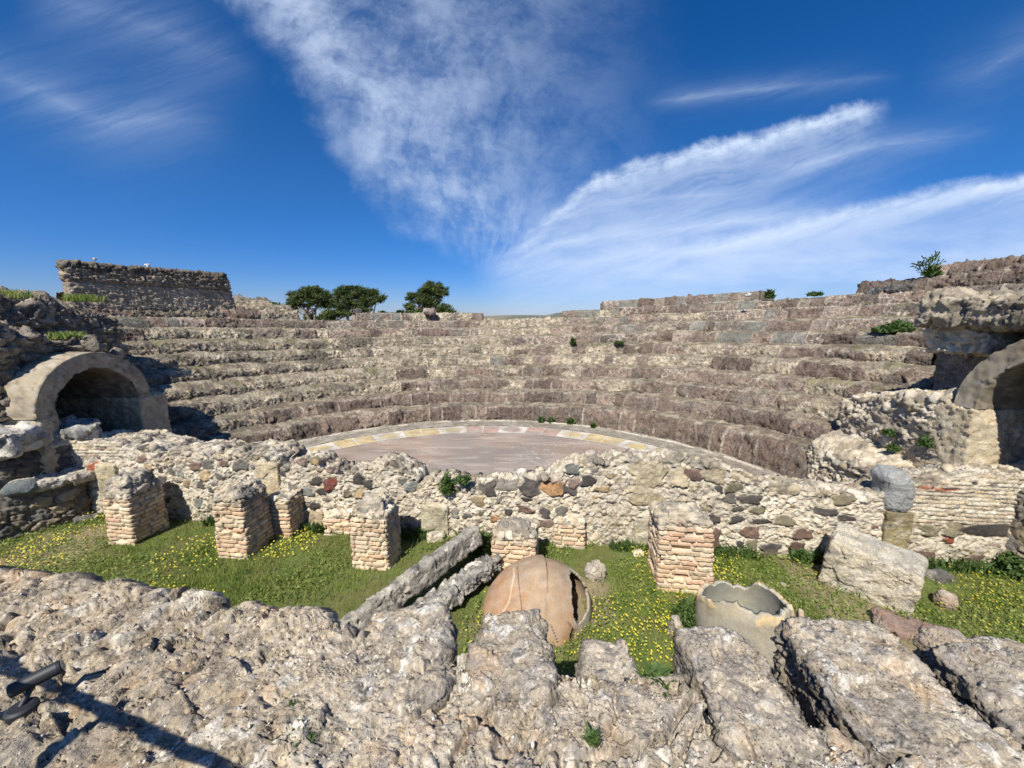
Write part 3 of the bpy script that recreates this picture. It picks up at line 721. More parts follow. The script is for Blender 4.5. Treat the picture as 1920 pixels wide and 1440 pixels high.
# grey pitted boulder built into the wall
p = onwall(1690, 925)
def bfn(P, N):
    d, c = rough_fn((.30, .30, .285), (.24, .24, .225), .006, 5, 4, .012, .1)(P, N); return d, c
def bw(V):
    V = V.copy(); t = (V[:, 2] + .28) / .56; V[:, 0] += -.07 * sst(t, .5, 1.0); V[:, 0] *= .95; return V
tag(box('grey_boulder', (.38, .40, .62), .15, .012, bfn, M_wall, None, (p[0] - .0, p[1] + .12, p[2] + .0), (0, 0, -.1), bw), 'smooth grey pitted boulder standing upright in the right part of the rubble wall', 'boulder')

# ------------------------------------------------------------------ brick piers
def brick_fn(size, seed, topz, course=.062, eaves=None):
    hx, hy = size[0] / 2, size[1] / 2
    def fn(P, N):
        side = np.abs(N[:, 0]) > np.abs(N[:, 1]); topf = np.abs(N[:, 2]) > .8
        sc = np.where(side, P[:, 1] + np.where(N[:, 0] > 0, 7.1, 3.3), P[:, 0] + np.where(N[:, 1] > 0, 11.3, 0))
        wob = .007 * vnoise(P * np.array([3, 3, 2]), seed + 1) + .002 * vnoise(P * 14, seed + 2)
        zc = (P[:, 2] + wob) / course; row = np.floor(zc); fz = zc - row
        bl = .17 + .10 * hf(row.astype(int), row.astype(int) * 0 + 5, row.astype(int) * 0, seed)
        off = hf(row.astype(int), row.astype(int) * 0, row.astype(int) * 0, seed + 3)
        xc = sc / bl + off * 3; cl_ = np.floor(xc + .15 * vnoise(np.stack([xc, row, row], -1), seed)); fx = xc - cl_
        h1 = hf(row.astype(int), cl_.astype(int), cl_.astype(int) * 0, seed + 7); h2 = hf(row.astype(int), cl_.astype(int), cl_.astype(int) * 0, seed + 8)
        mz = sst(np.abs(fz - .5), .44, .38); mxx = sst(np.abs(fx - .5), .485, .46)
        m = mz * mxx
        chip = sst(fbm(P, 8, 3, seed + 5) + .25 * h2, .25, .55)
        d = m * (.018 + .012 * h1) - .026 * (1 - m) - chip * .014 * m + ridge(P, 30, 2, seed) * .0025
        d = d - .05 * (h2 > .93) * m
        pal = ((.58, .42, .27), (.62, .48, .32), (.54, .38, .25), (.56, .36, .24), (.64, .52, .37), (.48, .38, .26), (.60, .44, .29))
        c = mixc(col((.54, .465, .35), m.shape), pick(pal, h1) * (.85 + .3 * h2[:, None]), m)
        # washed-out mortar near the foot and ragged top
        e = sst(P[:, 2], topz - .08, topz + .02); rd, rc = rubble_fn(9, (CREAM, TAN, GREY, CR2, (.3, .2, .15)), (.52, .45, .34), .05, seed + 9)(P, N)
        d = d * (1 - e) + (rd - .01) * e; c = mixc(c, rc, e)
        ft = sst(P[:, 2] + .05 * vnoise(P * 5, 3), -size[2] / 2 + .16, -size[2] / 2 + .03); c = mixc(c, col((.54, .48, .37), m.shape), ft * .6)
        c = mixc(c, col((.13, .12, .09), m.shape), sst(fbm(P, 5, 4, seed + 30), .2, .6) * .3 * sst(P[:, 2], -.3, .5))
        return d, c
    return fn
GP = 'brick piers standing in the grass'
def pier(uL, uR, vbase, vtop, depth, seed, label, brick_frac=.8, rz=-.12, xo=0, lean=0., grp=GP):
    a = G(uL, vbase); b = G(uR, vbase)
    w = np.linalg.norm((b - a)[:2]); c = (a + b) / 2
    # height so that the front top edge is seen at vtop
    r = ray((uL + uR) / 2, vtop + 11); h = H + r[2] * (c[1] / r[1])
    ex = np.array([math.cos(rz), math.sin(rz)]); ey = np.array([-math.sin(rz), math.cos(rz)])
    c2 = c[:2] + ey * depth / 2
    e = empty('brick_pier', (c2[0], c2[1], 0), rz); tag(e, label, 'brick pier', grp)
    def warp(V):
        V = V.copy(); t = (V[:, 2] + h / 2) / h
        V[:, 0] += lean * t; V[:, 0] *= 1 - .05 * t; V[:, 1] *= 1 - .04 * t
        return V
    hb = h * brick_frac
    box('brickwork', (w, depth, hb + .08), .014, .0085, brick_fn((w, depth, hb + .08), seed, hb / 2), M_brick, e, (0, 0, hb / 2 - .04), (0, 0, 0), warp, None, False)
    capfn = rubble_fn(6.0, (GREY, TAN, (.22, .20, .17), CREAM, (.40, .35, .27)), (.46, .40, .31), .045, seed + 77, 2.4, .12, 0, .03)
    def cw(V):
        V = V.copy(); t = (V[:, 2] + (h - hb) / 2) / (h - hb)
        V[:, 0] *= 1 - .30 * np.clip(t, 0, 1) ; V[:, 1] *= 1 - .22 * np.clip(t, 0, 1)
        V[:, 2] += (h - hb) * .18 * vnoise(np.stack([V[:, 0] * 4 + seed, V[:, 1] * 4, 0 * t], -1), seed) * np.clip(t, 0, 1)
        return V
    def cfn(P, N):
        d, c = capfn(P, N); l = sst(fbm(P, 6, 4, seed), -.1, .5) * .6; return d, mixc(c, col((.16, .15, .13), l.shape), l)
    box('rubble_cap', (w * .97, depth * .97, h - hb + .06), .06, .012, cfn, M_wall, e, (lean * .8, 0, hb + (h - hb) / 2 - .02), (0, 0, 0), cw)
    return e
pier(204, 257, 1020, 893, .50, 11, 'leftmost brick pier, with a tall grey rubble cap and the darkest shaded side', .80)
pier(408, 468, 1045, 912, .48, 12, 'second brick pier from the left, tan bricks with a cream rubble top', .88)
pier(661, 729, 1066, 938, .42, 13, 'third brick pier from the left, beside the slanting stone slabs', .86)
pier(922, 1004, 1080, 985, .36, 14, 'short brick pier behind the terracotta jar', .90)
pier(1237, 1333, 1110, 962, .50, 15, 'tall ragged brick pier leaning left, nearest on the right', .95, -.12, 0, -.05)
GQ = 'small brick piers against the rubble wall'
def wallpier(uL, uR, vb, vt, d, seed, label):
    a = onwall(uL, vb, d); b = onwall(uR, vb, d); w = b[0] - a[0]; t = onwall((uL + uR) / 2, vt, d); h = t[2]
    e = empty('brick_pier', ((a[0] + b[0]) / 2, (a[1] + b[1]) / 2 + d / 2, 0), math.atan(WM)); tag(e, label, 'brick pier', GQ)
    box('brickwork', (w, d + .1, h + .05), .014, .009, brick_fn((w, d, h), seed, h / 2 - .02), M_brick, e, (0, 0.02, h / 2 - .03), (0, 0, 0), None, None, False)
wallpier(508, 549, 1000, 932, .30, 21, 'small brick pier against the rubble wall behind the second free-standing pier')
wallpier(613, 660, 1006, 962, .12, 22, 'lowest brick stub against the rubble wall, left of the third pier')
wallpier(1041, 1094, 1038, 975, .10, 23, 'flat brick pilaster against the rubble wall above the terracotta jar')
print('piers', round(time.time() - T0, 1))

# ------------------------------------------------------------------ vaulted side entrances
def vault(name, X, sgn, yc, zs, rin, th, depth, label, seed, jw0, jw1):
    """barrel vault whose open face looks towards the orchestra (along -sgn x)"""
    e = empty(name, (X, yc, 0)); tag(e, label, 'arch', 'vaulted side entrances')
    na, nd, nt_ = 90, int(depth / .06), 9
    a = np.linspace(math.pi, 0, na)
    # profile over the thickness: intrados (inside, deep to face), face, extrados (face to deep)
    prof = [(rin, depth * (1 - t)) for t in np.linspace(0, 1, nd)] + [(rin + th * t, 0) for t in np.linspace(.03, .97, nt_)] + [(rin + th, depth * t) for t in np.linspace(0, 1, nd)]
    pr = np.array(prof)
    A, Ri = np.meshgrid(a, pr[:, 0], indexing='ij'); _, Dd = np.meshgrid(a, pr[:, 1], indexing='ij')
    P = np.stack([sgn * Dd, Ri * np.cos(A), zs + Ri * np.sin(A)], -1)
    def fn(P, N):
        n = fbm(P + seed, 4, 4, seed); c = mixc(col((.35, .295, .21), n.shape), col((.25, .205, .145), n.shape), sst(n, -.4, .5))
        c = c * np.where((Ri <= rin + .001), .75, 1.)[..., None]  # inner face darkened in the colour to deepen the tunnel's shade
        c = mixc(c, col((.47, .42, .33), n.shape), sst(fbm(P, 9, 3, seed + 2), .2, .6) * .5)
        pit = sst(fbm(P, 14, 3, seed + 9), .25, .6); c = c * (1 - .3 * pit[..., None])
        return n * .012 + ridge(P, 12, 4, seed) * .012 - pit * .012, c
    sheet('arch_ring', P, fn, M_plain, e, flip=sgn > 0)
    # jambs carry the vault
    tanf = rubble_fn(4.2, ((.53, .45, .31), (.58, .50, .36), (.50, .41, .27), (.44, .36, .25)), (.47, .40, .28), .018, seed + 5, 1.4, .1, 0, .02)
    for (y0, y1) in ((yc - rin - jw0, yc - rin), (yc + rin, yc + rin + jw1)):
        box('jamb', (depth, y1 - y0, zs + .04), .02, .03, tanf, M_wall, e, (sgn * (depth / 2), (y0 + y1) / 2 - yc, zs / 2 - .02))
    dk = rubble_fn(5, (TAN, GREY, CREAM), (.4, .35, .27), .03, seed + 8)
    box('tunnel_light_stop', (.3, 2 * rin + .7, zs + rin + .4), .02, .06, dk, M_wall, e, (sgn * (depth + .12), 0, (zs + rin) / 2))  # end wall added to close the tunnel and keep its inside dark
    return e
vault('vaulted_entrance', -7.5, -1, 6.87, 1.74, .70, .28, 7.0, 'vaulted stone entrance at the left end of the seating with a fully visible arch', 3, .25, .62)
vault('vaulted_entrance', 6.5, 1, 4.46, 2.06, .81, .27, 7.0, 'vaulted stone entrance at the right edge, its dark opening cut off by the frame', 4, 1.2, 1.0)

def in_vault(V):
    k = np.zeros(len(V), bool)
    for yc, zs, rr_, sg in ((6.87, 1.74, .84, -1), (4.46, 2.06, .94, 1)):
        dy_ = V[:, 1] - yc; k |= (np.abs(dy_) < rr_) & ((V[:, 2] < zs) | (np.hypot(dy_, V[:, 2] - zs) < rr_)) & (V[:, 0] * sg > 0)
    return k
def mass(name, x0, x1, y0, y1, z0, z1, fn, label, cat, group=None, res=.03, rad=.12, warp=None, rot=0, mat=None, parent=None):
    o = box(name, (x1 - x0, y1 - y0, z1 - z0), rad, res, fn, mat or M_far, parent, ((x0 + x1) / 2, (y0 + y1) / 2, (z0 + z1) / 2), (0, 0, rot), warp, in_vault)
    if label: tag(o, label, cat, group)
    return o
greyr = rubble_fn(5.0, ((.30, .26, .2), (.24, .2, .16), TAN, (.38, .32, .24), (.18, .155, .125), (.42, .35, .26), (.48, .41, .31)), (.20, .17, .13), .20, 51, 1.6, .14, 0, .12)
creamr_ = rubble_fn(5.0, (CREAM, CR2, TAN, (.5, .42, .3), (.33, .27, .2)), (.52, .45, .335), .09, 61, 1.7, .10, 0, .06)
def creamr(P, N):
    d, c = creamr_(P, N); ck = cracks(P, 3.5, 77, .10); lay = ridge(P * np.array([.6, .6, 2.2]), 2.4, 4, 78)
    m = sst(fbm(P, 1.8, 5, 79), .05, .55); c = mixc(c, col((.22, .18, .14), m.shape), m * .65)
    c = mixc(c, col((.07, .06, .05), m.shape), ck * .6); return d - ck * .06 + lay * .03, c  # crevice shade put into the crack colour, besides the relief
def wtop(amp, sc, seed, slope=(0, 0)):
    def f(V):
        V = V.copy(); h = V[:, 2].max(); t = np.clip((V[:, 2] / h + .2) / 1.2, 0, 1)
        V[:, 2] += t * (amp * fbm(np.stack([V[:, 0], V[:, 1], 0 * t], -1), sc, 3, seed) + slope[0] * V[:, 0] + slope[1] * V[:, 1]); return V
    return f
GM = 'rubble masonry above the left entrance'
mass('rubble_masonry', -10.6, -8.05, 5.9, 7.95, -.05, 3.0, greyr, 'lower course of dark rubble masonry carrying a lit ledge just above the left arch', 'masonry', GM, .026, .14, wtop(.10, 1.2, 3, (0, -.28)))
mass('rubble_masonry', -13.2, -9.35, 6.3, 9.4, -.05, 3.80, greyr, 'upper heap of dark rubble masonry at the left edge with grass tufts on its crest', 'masonry', GM, .03, .3, wtop(.16, .8, 5, (-.10, -.30)))
# high wall fragment on the skyline
wf = empty('wall_fragment', (-11.1, 12.0, 3.9)); tag(wf, 'tall free-standing rubble wall fragment on the skyline at upper left', 'wall')
a = np.array([-12.2, 10.8]); b = np.array([-10.15, 14.2]); L = np.linalg.norm(b - a); az = math.atan2(b[1] - a[1], b[0] - a[0])
def wff(P, N):
    z = P[:, 2]
    d, c = rubble_fn(6.5, ((.38, .31, .225), (.46, .38, .28), (.27, .22, .17), (.52, .44, .33)), (.20, .165, .125), .11, 71, 1.9, .12, 0, .02)(P, N)
    d2, c2 = rubble_fn(9, ((.42, .35, .26), (.38, .31, .23), (.34, .28, .21)), (.45, .38, .29), .03, 72, 1.3, .12, 0, .015)(P, N)
    lowm = sst(z + .02 * P[:, 0], .12, .02)
    d = d * (1 - lowm) + d2 * lowm; c = mixc(c, c2, lowm)
    ln = sst(np.abs(z - .12), .045, .02); d = d * (1 - ln) + ln * .02 * np.sign(np.sin(z * 160)); c = mixc(c, col((.34, .24, .16), z.shape), ln * .8)
    tp = sst(z, .42, .47); c = mixc(c, col((.09, .085, .07), z.shape), tp * .6)
    return d, c
def wfw(V):
    V = V.copy(); t = (V[:, 0] / L + .5)
    V[:, 2] *= 1.0; V[:, 0] -= .10 * np.clip(V[:, 2] + .3, 0, 1) * (t > .9) * 2; return V
o = box('wall_masonry', (L, .5, 1.25), .05, .026, wff, M_far, wf, ((a[0] + b[0]) / 2 + 11.1, (a[1] + b[1]) / 2 - 12.0, 4.22 - 3.9), (0, 0, az), wfw)
mass('rubble_bank', -11.3, -8.9, 15.3, 16.3, 2.6, 3.92, greyr, 'low sloping rubble bank running down to the right from the high wall fragment', 'masonry', None, .035, .3, wtop(.14, 1.1, 8, (-.16, 0)), .12)
# spandrels at the right entrance
GR = 'masonry around the right entrance'
mass('analemma_wall', 6.52, 7.6, 5.54, 7.5, -.05, 2.0, creamr, 'cream eroded masonry face between the seating ends and the right arch', 'masonry', GR, .022, .10, lambda V: np.where(np.array([0, 1, 0])[None] > 0, V, V) + np.stack([0 * V[:, 0] + np.clip(V[:, 2] + .2, 0, 1) * .0, 0 * V[:, 0], -.22 * np.clip(V[:, 1], -1, 1) * (V[:, 2] > 0)], -1), mat=M_wall)
def stepfn(P, N):
    return creamr(P, N)
mass('stepped_rubble', 5.9, 6.75, 5.95, 7.4, -.05, .98, creamr, 'broken cream footing at the right end of the lowest tiers', 'masonry', GR, .022, .12, wtop(.12, 1.5, 6, (.25, 0)), mat=M_wall)
mass('recessed_plaster', 7.45, 8.2, 5.2, 6.75, 1.7, 3.1, rough_fn((.30, .26, .21), (.22, .19, .155), .01, 3, 8, 0, .2), 'smooth plastered recess in shadow beside the right arch', 'masonry', GR, .04, .03)
creamb = rough_fn((.56, .485, .35), (.44, .375, .27), .03, 4.2, 33, .035, .35)
mass('overhanging_block', 6.75, 7.6, 5.55, 6.35, 2.80, 3.22, creamb, 'squared cream stone block overhanging the dark recess left of the right arch', 'stone block', None, .018, .05, None, .12, M_wall)
def cornfn(P, N):
    d, c = rubble_fn(4.5, ((.36, .31, .23), (.46, .39, .28), (.27, .225, .17), (.21, .18, .14)), (.40, .34, .25), .07, 35, 2.2, .10, 0, .05)(P, N)
    lay = ridge(P * np.array([.5, .5, 2.6]), 2.6, 4, 36); v = sst(ridge(P * np.array([2., 2., .5]), 3.2, 3, 37), .35, .8)
    c = mixc(c, col((.12, .105, .085), lay.shape), np.maximum(sst(fbm(P, 3, 4, 38), .05, .5) * .7, v * .5))
    return d + lay * .04 - v * .06, c
def cornw(V):
    V = V.copy(); V[:, 2] += .10 * V[:, 1] * -.3; V[:, 0] += .22 * sst(V[:, 2], -.25, .25) * 1 ; return V
mass('eroded_cornice', 6.62, 8.6, 3.2, 6.4, 3.20, 3.66, cornfn, 'thick eroded cream cornice above the right arch with dark cavities', 'cornice', None, .022, .12, wtop(.10, 1.2, 11), .02, M_wall)
mass('rubble_masonry', 7.8, 10.5, 2.2, 6.3, 2.9, 3.80, creamr, 'rounded cream and brown rubble masonry behind the cornice at the right edge', 'masonry', GR, .035, .25, wtop(.12, .9, 12), 0)
print('masses', round(time.time() - T0, 1))

# ------------------------------------------------------------------ left terraces
th_l = math.atan2(.83, .58)
def along(px, py, L, dpt, z0, z1, fn, name, label, cat, res=.02, rad=.05, rot=None, mat=None, group=None, warp=None):
    """box whose front face starts at (px,py), running L metres in direction rot, body behind to the left"""
    rot = th_l if rot is None else rot
    ex = np.array([math.cos(rot), math.sin(rot)]); ey = np.array([-math.sin(rot), math.cos(rot)])
    c = np.array([px, py]) + ex * L / 2 + ey * dpt / 2
    o = box(name, (L, dpt, z1 - z0), rad, res, fn, mat or M_wall, None, (c[0], c[1], (z0 + z1) / 2), (0, 0, rot), warp)
    return tag(o, label, cat, group)
dkst = rubble_fn(3.6, ((.30, .25, .18), (.22, .20, .17), (.36, .29, .19), (.26, .22, .16), (.17, .16, .14)), (.15, .13, .10), .06, 81, 1.5, .12, 0, .02)
GT = 'terrace walls at the left edge'
along(-8.85, 3.65, 2.95, 1.9, -.05, .70, dkst, 'terrace_wall', 'low shaded stone terrace wall with grass on top at the left edge of the pit', 'wall', .016, .06, None, None, GT, wtop(.03, 3, 2))
along(-8.72, 4.62, 2.4, 1.2, -.05, 1.26, rubble_fn(4.5, ((.16, .14, .12), (.22, .19, .15), (.12, .11, .1)), (.1, .09, .075), .06, 83, 1.6, .12, 0, .03), 'terrace_wall', 'dark rubble footing under the big grey slab at the left edge', 'wall', .02, .06, R(50), None, GT)
slabfn = rough_fn((.50, .46, .39), (.33, .31, .27), .02, 3, 85, .02, .55)
along(-8.75, 4.50, 2.52, .85, 1.24, 1.46, slabfn, 'stone_slab', 'long grey layered slab with grass in its cracks, below the left arch', 'stone slab', .016, .05, R(50), M_near, None, wtop(.05, 2, 4, (.02, 0)))
along(-9.1, 4.95, 1.15, .8, 1.50, 1.80, rough_fn((.48, .43, .35), (.30, .27, .22), .03, 3, 86, .02, .5), 'stone_slab', 'pale rough slab at the foot of the left arch ring', 'stone slab', .02, .06, R(60), M_near, None, None)
tag(box('stone_ledge', (1.3, .72, .40), .06, .018, slabfn, M_near, None, (-8.12, 5.72, 1.46), (0, 0, .15), wtop(.05, 2, 9, (-.02, 0))), 'short pale ledge of weathered stone at the near foot of the left arch', 'stone ledge')
# capping stones on the terrace
g0 = G(130, 897, .72)
tag(box('capping_stone', (.95, .6, .16), .05, .012, rough_fn((.47, .42, .34), (.33, .3, .25), .015, 4, 88, .02, .4), M_near, None, (g0[0] - .15, g0[1] - .02, .74), (0, 0, th_l)), 'pale flat capping stone on the far end of the low terrace wall', 'stone block')
g0 = G(45, 920, .7)
tag(box('rounded_stone', (.36, .26, .2), .1, .014, rough_fn((.20, .23, .22), (.15, .17, .165), .008, 5, 89, 0, .2), M_wall, None, (g0[0], g0[1] - .02, .76), (0, 0, .6)), 'rounded bluish stone on the corner of the low terrace wall', 'stone')
# dark pier at the right edge
p = G(1912, 1085)
tag(box('rubble_pier', (.55, .55, 1.2), .08, .016, dkst, M_wall, None, (p[0] + .27, p[1] + .3, .55), (0, 0, .1)), 'dark rough rubble pier cut by the right edge of the frame', 'masonry')

# ------------------------------------------------------------------ foreground stage wall and its blocks
EY = lambda x: 1.88 - .107 * x
xs = np.concatenate([np.arange(-7, -3.6, .03), np.arange(-3.6, 3.4, .0085), np.arange(3.4, 7, .03)])
ns = len(xs)
jag = .055 * vnoise(np.stack([xs * 2.1, 0 * xs, 0 * xs], -1), 3) + .05 * vnoise(np.stack([xs * 5.3, 0 * xs, 0 * xs], -1), 4)
# lobed ledge on the left: photographed outline of the front edge
ed = [(0, 1078), (55, 1078), (80, 1092), (110, 1090), (145, 1088), (165, 1100), (230, 1098), (262, 1112), (275, 1122), (320, 1112), (375, 1115), (398, 1138), (420, 1146), (500, 1142), (545, 1152), (575, 1152), (600, 1150), (640, 1166), (690, 1158)]
exx = [G(u, v, 1.72)[0] for u, v in ed]; eyy = [G(u, v, 1.72)[1] for u, v in ed]
e0 = np.where(xs < exx[-1], np.interp(xs, [-7] + exx, [2.75] + eyy), EY(xs))
right = sst(xs, -1.15, -.62)
edge_y = e0 * (1 - right) + (EY(xs) - .25 - .15 * sst(xs, .75, 1.0) + jag * .6) * right
yb = np.concatenate([np.arange(-1.5, .7, .04), np.arange(.7, 1.0001, .0085)])
npar = 150
tpar = np.linspace(0, 1, npar)[1:]
Yt = np.concatenate([np.repeat(yb[None], ns, 0), 1.0 + tpar[None] * (edge_y[:, None] - 1.0)], 1)
Xt = np.repeat(xs[:, None], Yt.shape[1], 1)
nfr = 26; tfz = np.linspace(0, 1, nfr)[1:]
Zt = np.full(Yt.shape, 1.70)
P = np.stack([Xt, Yt, Zt], -1)
Pf = np.stack([np.repeat(xs[:, None], nfr - 1, 1), np.repeat(edge_y[:, None], nfr - 1, 1), 1.70 - tfz[None] * 1.75 + 0 * xs[:, None]], -1)
P = np.concatenate([P, Pf], 1)
def near_col(P, seed, grime=.5):
    shp = P.shape[:-1]
    n1 = fbm(P, 1.7, 4, seed); n2 = fbm(P, 6, 5, seed + 3); n3 = fbm(P, 19, 4, seed + 6); n4 = fbm(P, 45, 3, seed + 9); n5 = vnoise(P * 110, seed + 12)
    c = mixc(col((.435, .375, .29), shp), col((.31, .26, .195), shp), sst(n1 + n2 * .6, -.5, .6))
    c = mixc(c, col((.66, .62, .54), shp), sst(n2 * .5 + n3 * .8 + n1 * .3, .18, .55) * .68)          # pale lichen crusts
    c = mixc(c, col((.24, .21, .18), shp), sst(n3 * .7 - n2 * .7 + n4 * .3, .14, .5) * .75)  # dark grime
    c = mixc(c, col((.45, .27, .13), shp), sst(fbm(P, 5.5, 5, seed + 15), .35, .7) * .28)     # ochre stains
    c = mixc(c, col((.06, .055, .05), shp), sst(n4 * .6 + n3 * .4, .46, .66) * .8)
    c = c * (1 + .22 * n5 + .20 * n4)[..., None]
    return c
def stage_fn(P, N):
    shp = P.shape[:2]; x, y = P[..., 0], P[..., 1]
    # layered erosion running diagonally on the left
    Q = np.stack([x * .75 + y * .65, y * .75 - x * .65, P[..., 2]], -1)
    A = Q * np.array([.55, 1.5, 1])
    r1 = ridge(A, 1.5, 5, 3); n0 = fbm(P, .9, 3, 4); n2 = fbm(P, 5, 4, 6); r2 = ridge(P, 11, 4, 8)
    L = sst(x, -.2, -1.6)
    terr = (A[..., 1] * 1.6 + n0 * .9 + n2 * .22); tf_ = terr - np.floor(terr)
    steps = sst(tf_, .0, .16) * .5 - tf_ * .5
    f1 = facets(P, 4.2, 12, .9)[0]; f2 = facets(P, 10, 13, .9)[0]; f3 = facets(P, 26, 14, .9)[0]
    c1_ = cracks(Q * np.array([.5, 1.3, 1]), 3.0, 35, .09); c2_ = cracks(P, 9, 37, .10); c3_ = cracks(P, 24, 38, .13, .5); mic = ridge(P, 34, 3, 39)
    d = n0 * .03 + n2 * .014 + r2 * .006 + f1 * .16 + f2 * .22 + f3 * .12 - c1_ * .055 - c2_ * .022 - c3_ * .010 - np.abs(mic) * .004 + vnoise(P * 75, 16) * .003 + L * (r1 * .045 + steps * .075)
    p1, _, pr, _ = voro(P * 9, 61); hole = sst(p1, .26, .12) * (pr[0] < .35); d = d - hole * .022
    q1, _, qr, _ = voro(P * 26, 62); d = d - sst(q1, .30, .14) * (qr[0] < .4) * .008
    d = d + (.035 * sst(y, edge_y[:, None] - .25, edge_y[:, None] - .05) * L)
    d = d - .03 * right[:, None] * sst(y, edge_y[:, None] - .15, edge_y[:, None])
    c = near_col(P, 3)
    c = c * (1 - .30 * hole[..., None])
    c = mixc(c, c * np.array([.92, .89, .84]), L)
    return d, c
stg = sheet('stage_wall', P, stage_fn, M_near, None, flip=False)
tag(stg, 'broad weathered sandstone top of the stage wall filling the bottom of the picture', 'stone wall')
print('stage', round(time.time() - T0, 1))
GB = 'stone blocks along the edge of the stage wall'
def eblock(x0, x1, y1, ln, ztop, seed, label, yaw=0., tilt=0., h=.55, roll=0.):
    w = x1 - x0
    def fn(P, N):
        Pw = P + seed * 3.1
        f1 = facets(Pw, 4, 12, .9)[0]; f2 = facets(Pw, 11, 13, .9)[0]; f3 = facets(Pw, 28, 15, .9)[0]; r2 = ridge(Pw, 12, 4, 8); n = fbm(Pw, 2.5, 3, 2)
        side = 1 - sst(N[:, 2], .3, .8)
        str_ = ridge(Pw * np.array([1, 1, 3.0]), 6, 4, 17)
        c2_ = cracks(Pw, 8, 37, .09); c3_ = cracks(Pw, 24, 38, .13, .5)
        d = f1 * .12 + f2 * .16 + f3 * .10 + r2 * .005 + n * .018 + side * str_ * .022 - c2_ * .016 - c3_ * .009 + vnoise(Pw * 75, 16) * .003
        p1, _, pr, _ = voro(Pw * 12, 61); hole = sst(p1, .24, .12) * (pr[0] < .35); d = d - hole * .018
        c = near_col(Pw, 5); c = c * (1 - .3 * hole[:, None])
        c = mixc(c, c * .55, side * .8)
        return d, c
    def wp(V):
        V = V.copy(); t = np.clip(V[:, 1] / ln + .5, 0, 1); V[:, 0] *= 1 - .10 * t ** 3; return V
    c = ((x0 + x1) / 2, y1 - ln / 2, ztop - h / 2)
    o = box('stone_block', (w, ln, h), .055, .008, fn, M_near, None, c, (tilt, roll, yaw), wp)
    return tag(o, label, 'stone block', GB)
eblock(-.80, -.31, 1.94, .55, 1.71, 1, 'lichened edge block just left of the terracotta jar, with a sharp right corner', .03)
eblock(-.19, .19, 1.90, .50, 1.72, 2, 'edge block with a round hollow, directly in front of the terracotta jar', -.02)
eblock(.33, .62, 1.80, .50, 1.66, 3, 'narrow lower edge block with a rounded end, third from the left', -.05)
eblock(.64, .84, 1.62, .45, 1.60, 6, 'small sunken edge block behind the leafy weed', -.04)
eblock(.83, 1.19, 1.79, .60, 1.73, 4, 'pale rounded edge block in front of the broken jar', -.05)
eblock(1.38, 1.90, 1.80, .66, 1.74, 5, 'broad edge block with a dark striped left side, second from the right', -.10, 0, .6)
eblock(2.0, 2.75, 1.72, .70, 1.74, 7, 'large edge block with a dark rough left side at the bottom right', -.12, 0, .6)
print('blocks', round(time.time() - T0, 1))

# ------------------------------------------------------------------ things in the pit
p = G(1620, 1130)
def fbw(V):
    V = V.copy(); t = V[:, 2] / .6 + .5
    V[:, 0] += .04 * t; V[:, 2] -= .10 * (V[:, 0] / .8) * t; V[:, 1] *= 1 - .15 * t; V[:, 2] -= .10 * (V[:, 1] < -.1) * t * .5; return V
def fbf(P, N):
    d, c = rough_fn((.48, .43, .34), (.38, .35, .29), .008, 3.5, 91, .012, .3)(P, N)
    str_ = ridge(P @ np.array([[.8, 0, -.6], [0, 1, 0], [.6, 0, .8]]) * np.array([1, 1, 3.]), 4, 4, 18) * (N[:, 1] < -.3)
    return d + str_ * .022, mixc(c, col((.52, .44, .31), str_.shape), sst(str_, .0, .4) * .5)
tag(box('fallen_block', (.82, .50, .66), .04, .011, fbf, M_near, None, (4.36, 4.28, .30), (.06, .05, R(-44)), fbw), 'large fallen grey concrete block lying tilted in the grass on the right', 'stone block')
# slanting slabs
def seg_box(name, a, b, w, h, fn, mat, label, cat, roll=0, res=.012, rad=.03, group=None, warp=None):
    a = Vector(a); b = Vector(b); d = b - a; L = d.length
    q = d.to_track_quat('X', 'Z'); o = box(name, (L, w, h), rad, res, fn, mat, None, (a + b) / 2, (0, 0, 0), warp)
    o.rotation_mode = 'QUATERNION'
    from mathutils import Quaternion
    o.rotation_quaternion = q @ Quaternion((1, 0, 0), roll)
    return tag(o, label, cat, group)
slf = rough_fn((.42, .38, .31), (.28, .26, .22), .011, 5, 93, .02, .7)
seg_box('stone_slab', (-1.72, 3.32, .20), (-.47, 4.80, .44), .15, .26, slf, M_near, 'long narrow slab propped on edge, running diagonally from the wall towards the camera', 'stone slab', R(-8))
seg_box('stone_slab', (-1.30, 3.42, .04), (-.30, 4.60, .16), .40, .16, rough_fn((.36, .34, .29), (.22, .21, .19), .035, 6, 94, .03, .8), M_near, 'speckled grey slab lying beside the propped diagonal slab', 'stone slab', R(-20))
